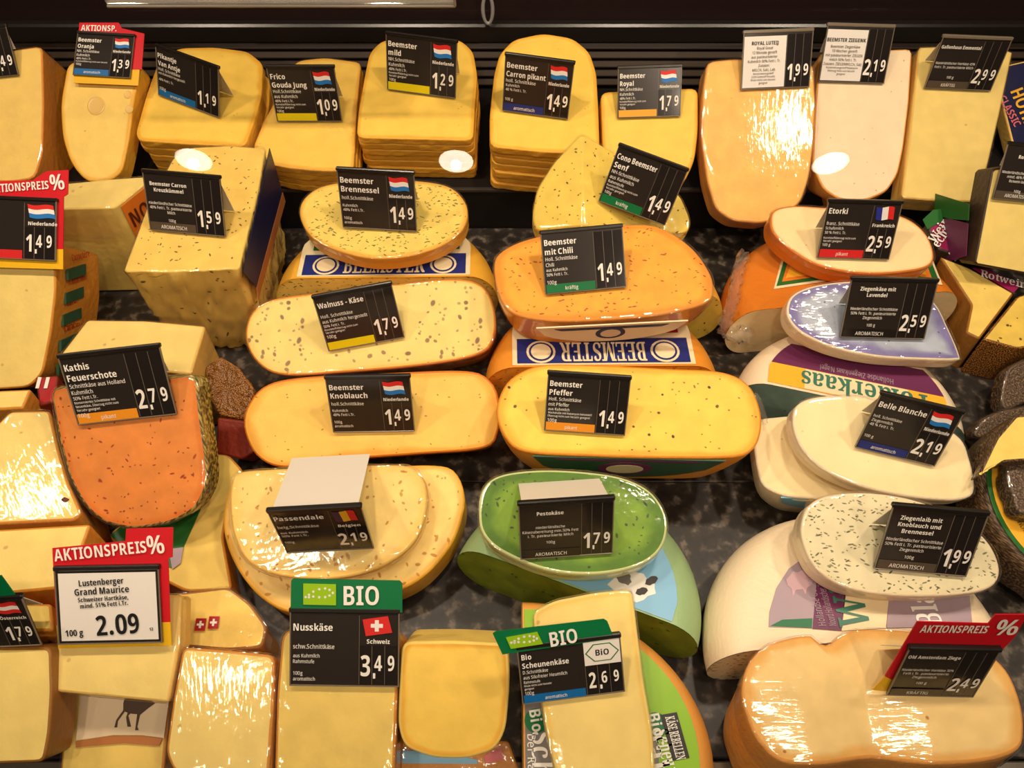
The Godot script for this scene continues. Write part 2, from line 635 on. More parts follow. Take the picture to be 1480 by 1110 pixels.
# q: 12 numbers? corners TL TR BR BL in pixels; host: plane the card's foot stands on
func card(d: Dictionary) -> void:
	var q: Array = d.q
	var hp: Dictionary = planes[d.host].duplicate()
	hp.o = hp.o + hp.n * d.get("lift", 0.003)
	var bl := hit(hp, q[6], q[7])
	var br := hit(hp, q[4], q[5])
	var w := bl.distance_to(br)
	var x := (br - bl).normalized()
	var h: float = w * 0.74
	# lean about the foot, and height of the card, so that the head meets the photograph
	var best := 1e9
	var n := Vector3.UP
	var base_n := x.cross(Vector3.UP).normalized()
	if base_n.dot(eye - bl) < 0:
		base_n = -base_n
	for k in range(-15, 81):
		var a := deg_to_rad(k)
		var up2 := Vector3.UP * cos(a) - base_n * sin(a)
		up2 = (up2 - x * up2.dot(x)).normalized()
		for j in 13:
			var hr := 0.56 + j * 0.025
			var e := absf(k - 25) * 0.06 + absf(hr - 0.74) * 30.0
			for q2 in [[bl, q[0], q[1]], [br, q[2], q[3]]]:
				var c: Vector3 = q2[0] + up2 * (w * hr) - eye
				var dep := c.dot(fwd)
				e += Vector2(740.0 + c.x / dep * F - q2[1], 555.0 - c.dot(upv) / dep * F - q2[2]).length()
			if e < best:
				best = e
				h = w * hr
				n = x.cross(up2)
	var y := n.cross(x)
	var p := {"o": bl, "x": x, "y": y, "n": n}
	planes[d.id] = p
	var t := thing("price_card", d.lb, "price card", (bl + br) / 2, d.get("g", ""))
	var z := 0.0016
	var th := 0.0022
	part(t, "panel", box_mesh(at3(p, Vector2(w / 2, h / 2), z - th / 2), x * (w / 2), y * (h / 2), n * (th / 2), 0.0006), M[d.get("panel", "card_black")])
	# clear frame: two sides, foot and head bar
	var fw := w * 0.012
	for s in [[0.0, 0.0, fw, h, "frame_side"], [w - fw, 0.0, w, h, "frame_side"], [0.0, 0.0, w, fw, "frame_foot"]]:
		part(t, s[4], box_mesh(at3(p, Vector2((s[0] + s[2]) / 2, (s[1] + s[3]) / 2), z - 0.0003), x * ((s[2] - s[0]) / 2), y * ((s[3] - s[1]) / 2), n * 0.0016, 0.0005), M.acrylic_edge)
	part(t, "head_bar", box_mesh(at3(p, Vector2(w / 2, h + 0.0012), z - 0.0012), x * (w / 2 + 0.001), y * 0.0028, n * 0.0032, 0.0012), M[d.get("bar", "bar_black")])
	# easel leg from the head back to what the card stands on
	var ly: Vector3 = hp.y
	var reach: float = h * d.get("reach", 0.62)
	var mid_foot := (bl + br) / 2 + y * 0.0
	var foot: Vector3 = mid_foot + (-n + n.dot(hp.n) * hp.n).normalized() * reach
	var head: Vector3 = at3(p, Vector2(w / 2, h - 0.002), -0.002)
	var lv: Vector3 = (head - foot) / 2
	part(t, "easel_leg", box_mesh((head + foot) / 2, x * (w * 0.46), lv, x.cross(lv).normalized() * 0.0004, 0.0), M.leg_white)
	# right column
	var split: float = d.get("split", 0.635)
	z += 0.0005
	var colx := w * split
	if not d.has("paper_all"):
		for k in 3:
			var x0: float = colx + (w * 0.985 - colx) * k / 3.0
			part(t, "price_strip", rect(p, x0 + w * 0.004, h * 0.03, x0 + (w * 0.985 - colx) / 3.0 - w * 0.004, h * (0.55 if d.has("flag") else 0.95), z, 0.0006), M.strip_black)
	if not d.has("paper_all"):
		for k in 3:
			var dx: float = colx + (w * 0.985 - colx) * k / 3.0
			part(t, "strip_divider", rect(p, dx - w * 0.0022, h * 0.03, dx + w * 0.0022, h * (0.55 if d.has("flag") and k else 0.95), z + 0.0002, 0.0006), M.divider)
	if d.has("paper"):
		part(t, "paper_sheet", rect(p, w * 0.02, h * 0.03, colx - w * 0.01, h * 0.93, z, 0.0005), M.paper)
	if d.has("paper_all"):
		part(t, "paper_sheet", rect(p, w * 0.035, h * 0.05, w * 0.965, h * 0.95, z, 0.0005), M.paper)
	z += 0.0006
	# coloured band
	if d.has("band"):
		part(t, "band", rect(p, w * 0.02, h * 0.02, colx - w * 0.015, h * 0.16, z, 0.0005), M[d.band])
		if d.has("bandtext"):
			letters(t, "band_lettering", [[d.bandtext, font_r, h * 0.085, w * 0.4, Vector2(w * 0.33, h * 0.085), 1, 0.9]], p, z + 0.0003, "ink_white")
	# words
	var items := []
	var yy := h * 0.93
	var ink := "ink_black" if d.has("paper") or d.has("paper_all") else "ink_white"
	var maxw := (w * 0.9 if d.has("paper_all") else colx - w * 0.06)
	for s: String in d.text:
		var k := s.substr(0, 2)
		var txt := s.substr(2)
		var al := 0
		var lx := w * 0.035
		if d.get("centre", false):
			al = 1
			lx = w * 0.5 if d.has("paper_all") else colx / 2
		var hh := 0.0
		var fn := font_r
		match k:
			"T:":
				hh = h * 0.148
				fn = font_b
			"U:":
				hh = h * 0.1
				fn = font_b
			"S:":
				hh = h * 0.092
			"s:":
				hh = h * 0.075
			"t:":
				hh = h * 0.055
			"_:":
				yy -= h * txt.to_float()
				continue
		yy -= hh * 1.02
		items.append([txt, fn, hh * 0.9, maxw, Vector2(lx, yy + hh * 0.42), al, 0.88])
	if items.size():
		letters(t, "lettering", items, p, z + 0.0002, ink)
	# flag and land
	if d.has("flag"):
		var fx := colx + w * 0.03
		if d.flag == "bio":
			part(t, "organic_sheet", rect(p, colx, h * 0.55, w * 0.985, h * 0.98, z - 0.0002, 0.0004), M.paper)
			var hx := PackedVector2Array()
			var hi := PackedVector2Array()
			for k in 6:
				var a := k * PI / 3.0
				var cc := Vector2((colx + w * 0.985) / 2, h * 0.765)
				hx.append(cc + Vector2(cos(a) * w * 0.165, sin(a) * h * 0.18))
				hi.append(cc + Vector2(cos(a) * w * 0.15, sin(a) * h * 0.16))
			part(t, "seal_border", plate(p, hx, z + 0.0001, 0.0003), M.seal_green)
			part(t, "seal_field", plate(p, hi, z + 0.0003, 0.0003), M.paper)
			letters(t, "seal_lettering", [["BiO", font_b, h * 0.15, w * 0.24, Vector2((colx + w * 0.985) / 2, h * 0.77), 1]], p, z + 0.0006, "ink_black")
		elif d.flag == "swiss":
			var f := PackedVector2Array([Vector2(fx, h * 0.9), Vector2(fx + w * 0.23, h * 0.95), Vector2(fx + w * 0.27, h * 0.73), Vector2(fx + w * 0.03, h * 0.68)])
			part(t, "flag", plate(p, f, z, 0.0004), M.flag_red)
			var cx := fx + w * 0.13
			part(t, "flag_cross", rect(p, cx - w * 0.055, h * 0.795, cx + w * 0.055, h * 0.845, z + 0.0003), M.flag_white)
			part(t, "flag_cross", rect(p, cx - w * 0.018, h * 0.745, cx + w * 0.018, h * 0.895, z + 0.0005), M.flag_white)
		else:
			var cols: Array = {"nl": ["flag_red", "flag_white", "flag_blue"], "fr": ["flag_blue2", "flag_white", "flag_red"], "be": ["flag_violet", "flag_gold", "flag_red"], "at": ["flag_red", "flag_white", "flag_red"]}[d.flag]
			flag(t, p, fx, h * 0.71, w * 0.24, h * 0.22, z, cols, d.flag in ["fr", "be"])
		if d.has("land"):
			letters(t, "land_lettering", [[d.land, font_b, h * 0.082, w * 0.3, Vector2(colx + w * 0.175, h * 0.61), 1]], p, z + 0.0002, "ink_white")
	# price
	if d.has("price"):
		var ds: String = d.price
		var cw := (w * 0.985 - colx) / 3.0
		for k in 3:
			var st := SurfaceTool.new()
			st.begin(Mesh.PRIMITIVE_TRIANGLES)
			var big := h * (0.4 if k == 0 else 0.29)
			text_into(st, ds[k], font_b, big, cw * 0.86, Vector2(colx + cw * (k + 0.5), h * (0.285 if k == 0 else 0.32)), 1, p, z + 0.0002, 0.66)
			part(t, "price_digit", st.commit(), M.ink_white)
		part(t, "price_point", rect(p, colx + cw * 1.1, h * 0.115, colx + cw * 1.28, h * 0.185, z + 0.0002), M.ink_white)
	# what is fixed behind or on top
	for s in d.get("top", []):
		part(t, s[0], plate(p, pix(p, s[2]), s[3], 0.0012), M[s[1]])
	for s in d.get("toptext", []):
		var v := hit2(p, s[2], s[3])
		var v2 := hit2(p, s[4], s[5])
		letters(t, "banner_lettering", [[s[0], font_b, s[1] * h, v.distance_to(v2), v, 0, 0.8, (v2 - v).angle()]], p, s[6], s[7])

# ---------------------------------------------------------------- materials
func mat(key: String, col: Color, rough := 0.5, spec := 0.5, metal := 0.0) -> StandardMaterial3D:
	var m := StandardMaterial3D.new()
	m.resource_name = key
	m.albedo_color = col
	m.roughness = rough
	m.metallic_specular = spec
	m.metallic = metal
	M[key] = m
	return m

var wrinkle: NoiseTexture2D
var grain: NoiseTexture2D
func rel(m: StandardMaterial3D, t: Texture2D, amount: float, scale := Vector3.ONE) -> void:
	m.normal_enabled = true
	m.normal_texture = t
	m.normal_scale = amount
	m.uv1_scale = scale

# texture of a cut paste: mottled ground with flecks [count, colour, min radius, max radius, elongation]
func paste(key: String, base: Color, vary: float, flecks: Array, rough := 0.42, sd := 1) -> StandardMaterial3D:
	base = deep(base)
	var n := 512
	var im := Image.create(n, n, false, Image.FORMAT_RGB8)
	var g := RandomNumberGenerator.new()
	g.seed = sd * 7919 + 13
	var fn := FastNoiseLite.new()
	fn.seed = sd
	fn.frequency = 0.012
	fn.fractal_octaves = 4
	var ni := fn.get_seamless_image(n, n)
	for y in n:
		for x in n:
			var k := 1.0 + vary * (ni.get_pixel(x, y).r - 0.5) * 2.0
			im.set_pixel(x, y, Color(base.r * k, base.g * k, base.b * k))
	for f in flecks:
		for i in int(f[0]):
			var cx := g.randi() % n
			var cy := g.randi() % n
			var r := g.randf_range(f[2], f[3])
			var el: float = g.randf_range(1.0, f[4])
			var a := g.randf_range(-0.7, 0.7) if f.size() < 6 else g.randf_range(0, PI)
			var ca := cos(a)
			var sa := sin(a)
			var col: Color = f[1]
			col = col.lerp(base, g.randf_range(0.0, 0.28))
			var ext := int(r * el) + 2
			for dy in range(-ext, ext + 1):
				for dx in range(-ext, ext + 1):
					var u := (dx * ca + dy * sa) / (r * el)
					var v := (-dx * sa + dy * ca) / r
					var dd := sqrt(u * u + v * v) + 0.25 * ni.get_pixel((cx + dx * 5 + n * 9) % n, (cy + dy * 5 + n * 9) % n).r
					if dd < 1.15:
						var px := (cx + dx + n) % n
						var py := (cy + dy + n) % n
						im.set_pixel(px, py, im.get_pixel(px, py).lerp(col, clampf((1.15 - dd) * 3.0, 0.0, 1.0)))
	var m := mat(key, Color.WHITE, rough + 0.16, 0.36)
	m.albedo_texture = ImageTexture.create_from_image(im)
	m.vertex_color_use_as_albedo = true
	rel(m, grain, 0.12, Vector3(1, 1, 1))
	return m

func deep(c: Color) -> Color:
	var l := 0.3 * c.r + 0.6 * c.g + 0.1 * c.b
	return Color(clampf(l + (c.r - l) * 1.12, 0, 1), clampf(l + (c.g - l) * 1.12, 0, 1), clampf(l + (c.b - l) * 1.12, 0, 1))

func rgb(r: int, g: int, b: int) -> Color:
	return Color(r / 255.0, g / 255.0, b / 255.0)

func noise_tex(freq: float, oct: int, normal: bool, strength: float, sd: int, ramp: Gradient = null, size := 512) -> NoiseTexture2D:
	var t := NoiseTexture2D.new()
	t.width = size
	t.height = size
	t.seamless = true
	t.as_normal_map = normal
	t.bump_strength = strength
	var f := FastNoiseLite.new()
	f.seed = sd
	f.frequency = freq
	f.fractal_octaves = oct
	t.noise = f
	if ramp:
		t.color_ramp = ramp
	return t

func ramp_of(stops: Array) -> Gradient:
	var g := Gradient.new()
	var o := PackedFloat32Array()
	var c := PackedColorArray()
	for s in stops:
		o.append(s[0])
		c.append(s[1])
	g.offsets = o
	g.colors = c
	return g

func materials() -> void:
	wrinkle = noise_tex(0.02, 4, true, 6.0, 5)
	grain = noise_tex(0.05, 3, true, 3.0, 9)
	# pastes
	var herb := rgb(66, 70, 30)
	paste("young", rgb(240, 208, 122), 0.03, [[14, rgb(205, 160, 80), 2, 4, 1.3]], 0.4, 1)
	paste("mild", rgb(240, 204, 102), 0.03, [[10, rgb(205, 155, 70), 2, 3, 1.3]], 0.38, 2)
	paste("pale", rgb(236, 212, 134), 0.03, [[8, rgb(205, 170, 100), 3, 6, 1.3]], 0.4, 3)
	paste("hard", rgb(234, 206, 118), 0.04, [[6, rgb(180, 145, 80), 2, 4, 1.5]], 0.42, 4)
	paste("nettle", rgb(232, 206, 112), 0.04, [[620, herb, 0.9, 2.0, 4.5], [260, rgb(120, 118, 55), 1.2, 3.0, 2.5]], 0.4, 5)
	paste("walnut", rgb(240, 220, 142), 0.03, [[70, rgb(134, 108, 78), 3, 7.5, 1.6, 1], [120, rgb(176, 150, 106), 2, 5, 1.5, 1]], 0.4, 6)
	paste("garlic", rgb(240, 202, 112), 0.03, [[110, rgb(160, 116, 52), 1, 2.4, 2.2]], 0.36, 7)
	paste("pepper", rgb(242, 205, 98), 0.04, [[22, rgb(70, 55, 30), 2.5, 5, 1.3, 1], [110, rgb(140, 96, 40), 1.2, 2.6, 1.8]], 0.36, 8)
	paste("chili", rgb(238, 172, 68), 0.05, [[220, rgb(170, 76, 26), 1.2, 2.8, 3.0], [120, rgb(140, 84, 30), 1.2, 2.2, 3.2]], 0.34, 9)
	paste("fire", rgb(218, 140, 68), 0.06, [[190, rgb(150, 50, 20), 1.2, 3.4, 2.8, 1], [110, rgb(110, 60, 26), 1.2, 2.4, 2.0, 1]], 0.36, 10)
	paste("mustard", rgb(228, 200, 96), 0.05, [[260, rgb(84, 58, 22), 1.2, 2.8, 1.9, 1]], 0.4, 11)
	paste("cumin", rgb(238, 204, 112), 0.04, [[190, rgb(96, 72, 36), 1.3, 2.8, 3.0, 1]], 0.4, 12)
	paste("pesto", rgb(128, 162, 50), 0.08, [[210, rgb(62, 76, 22), 1.2, 3.4, 2.6, 1], [60, rgb(170, 150, 60), 2, 4, 1.5, 1]], 0.34, 13)
	paste("lavender", rgb(176, 184, 198), 0.06, [[50, rgb(64, 62, 84), 1.0, 2.6, 1.8, 1]], 0.3, 14)
	paste("goat", rgb(245, 226, 178), 0.02, [[6, rgb(215, 190, 135), 2, 3, 1.3]], 0.36, 15)
	paste("goat_white", rgb(242, 222, 188), 0.02, [[26, rgb(190, 160, 110), 1.5, 3, 1.4, 1]], 0.38, 16)
	paste("goat_herb", rgb(224, 214, 178), 0.04, [[1000, rgb(70, 72, 46), 0.9, 2.1, 4.5], [300, rgb(130, 130, 92), 1.2, 2.6, 3.0]], 0.34, 17)
	paste("old_goat", rgb(240, 212, 150), 0.04, [[8, rgb(180, 130, 70), 3, 6, 1.4, 1]], 0.34, 18)
	paste("belgian", rgb(244, 216, 140), 0.04, [[210, rgb(190, 138, 66), 1.5, 4.5, 2.4, 1]], 0.3, 19)
	paste("basque", rgb(246, 222, 172), 0.02, [[4, rgb(215, 180, 120), 2, 3, 1.4]], 0.36, 20)
	paste("amber", rgb(240, 192, 108), 0.05, [[12, rgb(220, 165, 80), 2, 5, 1.4]], 0.3, 21)
	paste("blue_paste", rgb(112, 138, 132), 0.1, [[60, rgb(60, 70, 66), 2, 4, 2.4]], 0.36, 22)
	paste("pesto_shaded", rgb(116, 130, 44), 0.1, [[90, rgb(60, 66, 20), 1.5, 4, 2.0, 1]], 0.4, 23)  # pesto paste darkened: shadow of the slice above is put into the colour
	paste("peppercrust", rgb(226, 196, 100), 0.06, [[60, rgb(70, 50, 20), 2, 5, 1.6, 1]], 0.5, 24)
	mat("l_goat", rgb(206, 172, 182), 0.45, 0.4)
	mat("eye_paste", rgb(228, 186, 98), 0.35, 0.5)
	mat("l_brown2", rgb(92, 40, 18), 0.5, 0.4)
	mat("l_brown3", rgb(84, 66, 54), 0.6, 0.3)
	mat("r_rim", rgb(206, 214, 150), 0.35, 0.5)
	# rinds
	for r in [["r_yellow", rgb(226, 174, 70)], ["r_orange", rgb(220, 148, 58)], ["r_deep", rgb(204, 122, 44)], ["r_pale", rgb(226, 188, 104)], ["r_white", rgb(240, 222, 190)], ["r_brown", rgb(150, 104, 48)], ["r_greenwax", rgb(156, 184, 138)], ["r_mould", rgb(128, 112, 48)], ["r_black", rgb(58, 44, 34)], ["r_natural", rgb(222, 160, 84)], ["r_crust", rgb(96, 62, 30)], ["r_kraft", rgb(204, 142, 60)], ["r_red", rgb(120, 42, 26)], ["r_wax", rgb(86, 66, 46)]]:
		var m := mat(r[0], deep(r[1]), 0.42, 0.42)
		rel(m, wrinkle, 0.35, Vector3(3, 3, 3))
	var tm: StandardMaterial3D = M.r_mould
	tm.albedo_color = Color.WHITE
	tm.albedo_texture = noise_tex(0.03, 5, false, 1, 31, ramp_of([[0.3, rgb(70, 58, 22)], [0.5, rgb(138, 120, 50)], [0.7, rgb(196, 170, 84)]]))
	tm = M.r_crust
	tm.albedo_color = Color.WHITE
	tm.albedo_texture = noise_tex(0.09, 3, false, 1, 32, ramp_of([[0.35, rgb(40, 24, 10)], [0.5, rgb(120, 74, 30)], [0.66, rgb(188, 128, 60)]]))
	tm = M.r_wax
	tm.albedo_color = Color.WHITE
	tm.albedo_texture = noise_tex(0.05, 4, false, 1, 33, ramp_of([[0.3, rgb(52, 38, 26)], [0.55, rgb(96, 74, 52)], [0.75, rgb(140, 112, 80)]]))
	# clear film
	for q in [["film", 0.08, Vector3(4, 4, 4)], ["film_down", 0.13, Vector3(9, 0.6, 1)], ["film_across", 0.13, Vector3(0.6, 9, 1)], ["film_crinkle", 0.18, Vector3(5, 5, 5)]]:
		var fm := mat(q[0], Color(1, 1, 1, 0.015), 0.06, 0.5)
		fm.transparency = BaseMaterial3D.TRANSPARENCY_ALPHA
		rel(fm, wrinkle, q[1], q[2])
	var cf := mat("crumple", Color(0.95, 0.93, 0.88, 0.05), 0.08, 0.7)
	cf.transparency = BaseMaterial3D.TRANSPARENCY_ALPHA
	# cards
	mat("card_black", rgb(44, 38, 34), 0.2, 0.5)
	mat("bar_black", rgb(30, 26, 24), 0.28, 0.5)
	mat("strip_black", rgb(36, 31, 29), 0.12, 0.55)
	mat("divider", rgb(112, 100, 88), 0.25, 0.5)
	mat("acrylic_edge", rgb(120, 108, 92), 0.2, 0.6)
	var lw := mat("leg_white", rgb(228, 220, 205), 0.45, 0.4)
	lw.backlight_enabled = true
	lw.backlight = Color(0.4, 0.38, 0.34)
	mat("paper", rgb(236, 230, 222), 0.6, 0.3)
	mat("ink_white", rgb(244, 238, 228), 0.5, 0.3)
	mat("ink_black", rgb(30, 28, 28), 0.6, 0.3)
	for b in [["b_yellow", rgb(224, 206, 20)], ["b_blue", rgb(18, 104, 168)], ["b_navy", rgb(36, 48, 120)], ["b_green", rgb(10, 112, 60)], ["b_orange", rgb(236, 150, 36)], ["b_red", rgb(214, 40, 40)], ["b_gold", rgb(232, 170, 52)], ["b_grey", rgb(84, 72, 58)], ["flag_red", rgb(216, 44, 40)], ["flag_white", rgb(240, 236, 228)], ["flag_blue", rgb(40, 120, 196)], ["flag_blue2", rgb(44, 48, 140)], ["flag_gold", rgb(232, 176, 40)], ["flag_violet", rgb(72, 44, 70)], ["promo_red", rgb(208, 24, 36)], ["promo_yellow", rgb(240, 186, 30)], ["bio_green", rgb(0, 112, 62)], ["bio_lime", rgb(150, 196, 20)], ["seal_green", rgb(60, 120, 60)],
			["l_blue", rgb(34, 44, 116)], ["l_cream", rgb(238, 220, 176)], ["l_red", rgb(168, 32, 36)], ["l_green", rgb(40, 104, 44)], ["l_yellow", rgb(246, 182, 52)], ["l_purple", rgb(104, 44, 84)], ["l_lilac", rgb(168, 148, 160)], ["l_script", rgb(60, 120, 100)], ["l_lime", rgb(140, 190, 30)], ["l_grey", rgb(120, 116, 114)], ["l_black", rgb(36, 32, 30)], ["l_sky", rgb(130, 186, 222)], ["l_orange", rgb(226, 126, 40)], ["l_pink", rgb(216, 110, 116)], ["l_kraft", rgb(226, 204, 168)], ["l_brown", rgb(178, 112, 58)], ["l_magenta", rgb(150, 32, 84)], ["l_emerald", rgb(20, 112, 70)], ["l_navyprint", rgb(30, 32, 70)], ["l_teal", rgb(48, 84, 60)]]:
		mat(b[0], b[1], 0.4, 0.4)
	# counter
	var sl := mat("slate", Color.WHITE, 0.45, 0.5)
	sl.albedo_texture = noise_tex(0.016, 7, false, 1, 41, ramp_of([[0.0, rgb(24, 21, 19)], [0.5, rgb(44, 39, 34)], [0.62, rgb(66, 59, 52)], [0.74, rgb(104, 94, 82)], [1.0, rgb(128, 115, 100)]]), 1024)
	sl.uv1_triplanar = true
	sl.uv1_world_triplanar = true
	sl.uv1_scale = Vector3(2.2, 2.2, 2.2)
	mat("black_matt", rgb(24, 21, 20), 0.55, 0.4)
	mat("rib", rgb(66, 54, 44), 0.35, 0.5)
	mat("maroon", rgb(34, 20, 20), 0.5, 0.4)
	mat("steel", rgb(150, 140, 126), 0.3, 0.5, 0.8)
	mat("wall_paint", rgb(88, 78, 68), 0.8, 0.2)
	mat("ceiling_paint", rgb(110, 102, 92), 0.8, 0.2)
	mat("floor_tile", rgb(120, 110, 98), 0.6, 0.3)
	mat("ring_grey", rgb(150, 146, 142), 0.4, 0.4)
	mat("leaf", rgb(60, 150, 50), 0.5, 0.3)
	var gl := mat("pane_glass", Color(1, 1, 1, 0.0), 0.0, 0.5)
	gl.transparency = BaseMaterial3D.TRANSPARENCY_ALPHA
	var ac := mat("acrylic", Color(0.9, 0.88, 0.84, 0.12), 0.05, 0.5)
	ac.transparency = BaseMaterial3D.TRANSPARENCY_ALPHA
	var lm := mat("lamp_glow", rgb(255, 240, 220), 0.5, 0.3)
	lm.emission_enabled = true
	lm.emission = Color(1.0, 0.93, 0.84)
	lm.emission_energy_multiplier = 40.0
	mat("lamp_rim", rgb(210, 205, 198), 0.3, 0.5)

# ---------------------------------------------------------------- lamps
func downlight(at: Vector3, r: float, energy: float, aim: Vector3, label: String, angle := 60.0) -> void:
	var t := thing("downlight", label, "lamp", at, "round lamps above the counter")
	var rim := []
	for q in [[r * 1.0, -0.002], [r * 1.18, 0.0], [r * 1.12, 0.012], [r * 1.15, 0.03], [r * 0.9, 0.05]]:
		var ring := PackedVector3Array()
		for k in 32:
			var a := TAU * k / 32
			ring.append(at + Vector3(cos(a) * q[0], q[1], sin(a) * q[0]))
		rim.append(ring)
	part(t, "housing", ring_mesh(rim, true), M.lamp_rim)
	var disc := []
	for q in [[r * 0.98, 0.0], [r * 0.5, 0.0], [r * 0.04, 0.0]]:
		var ring := PackedVector3Array()
		for k in 32:
			var a := TAU * k / 32
			ring.append(at + Vector3(cos(a) * q[0], q[1], sin(a) * q[0]))
		disc.append(ring)
	part(t, "lamp_lens", ring_mesh(disc, true), M.lamp_glow)
	var l := SpotLight3D.new()
	l.name = "lamp_beam"
	t.add_child(l)
	l.position = Vector3(0, -0.02, 0)
	l.look_at_from_position(at + Vector3(0, -0.02, 0), aim, Vector3(0, 0, -1) if absf((aim - at).normalized().y) > 0.9 else Vector3.UP)
	l.spot_range = 12.0
	l.spot_attenuation = 2.0
	l.spot_angle = angle
	l.spot_angle_attenuation = 0.8
	l.light_energy = energy
	l.light_size = 0.044 if r < 0.07 else 0.02
	l.light_color = Color(1.0, 0.91, 0.8)
	l.shadow_enabled = true

func _ready() -> void:
	var a := deg_to_rad(PITCH)
	fwd = Vector3(0, -sin(a), -cos(a))
	upv = Vector3(0, cos(a), -sin(a))
	noise.seed = 3
	noise.frequency = 0.02
	rng.seed = 77
	# ---- camera, sky, exposure
	var cam := Camera3D.new()
	cam.name = "camera"
	add_child(cam)
	cam.position = eye
	cam.rotation_degrees.x = -PITCH
	cam.fov = rad_to_deg(2.0 * atan(555.0 / F))
	cam.near = 0.05
	cam.current = true
	var we := WorldEnvironment.new()
	we.name = "surroundings"
	var env := Environment.new()
	env.background_mode = Environment.BG_COLOR
	env.background_color = Color(0.05, 0.045, 0.04)
	env.tonemap_mode = Environment.TONE_MAPPER_LINEAR
	env.tonemap_exposure = EXPOSURE
	env.sdfgi_enabled = true
	env.ssao_enabled = true
	env.ssil_enabled = true
	we.environment = env
	add_child(we)
	materials()
	font_b = SystemFont.new()
	font_b.font_names = PackedStringArray(["Droid Sans"])
	font_b.font_weight = 700
	font_r = SystemFont.new()
	font_r.font_names = PackedStringArray(["Droid Sans"])
	font_s = SystemFont.new()
	font_s.font_names = PackedStringArray(["Droid Serif"])
	font_s.font_weight = 700
	lights()
	counter()
	cheeses_back()
	cheeses_left()
	cheeses_middle()
	cheeses_right()
	cheeses_front()
	cards()

# ---------------------------------------------------------------- light
func lights() -> void:
	# lamps of the canopy over the counter
	for x in [-1.1, -0.36, 0.4, 0.98]:
		downlight(Vector3(x, S + 1.62, -0.75), 0.055, 2.5, Vector3(x * 0.8, S, -0.75), "round warm lamp in the canopy straight above the cheese display", 62.0)
	for x in [-0.68, 0.05, 0.76]:
		downlight(Vector3(x, S + 1.62, 0.22), 0.055, 1.5, Vector3(x * 0.8, S, -0.5), "round warm lamp in the canopy above the front edge of the counter", 62.0)
	# lamps of the shop ceiling that the front pane mirrors
	var n := pane_normal()
	for s in [[279, 231], [659, 233], [1201, 236]]:
		var r := ray(s[0], s[1]).normalized()
		var o := eye + r * ((pane_point() - eye).dot(n) / r.dot(n))
		var d := r - n * (2.0 * r.dot(n))
		var c := o + d * ((3.35 - o.y) / d.y)
		downlight(c, 0.075, 2.2, c + Vector3(0, -2, -1.2), "round ceiling lamp over the aisle mirrored in the slanted glass", 65.0)

func pane_normal() -> Vector3:
	var e := deg_to_rad(37.5)
	return Vector3(0, sin(e), cos(e))

func pane_point() -> Vector3:
	return eye + fwd * 0.45

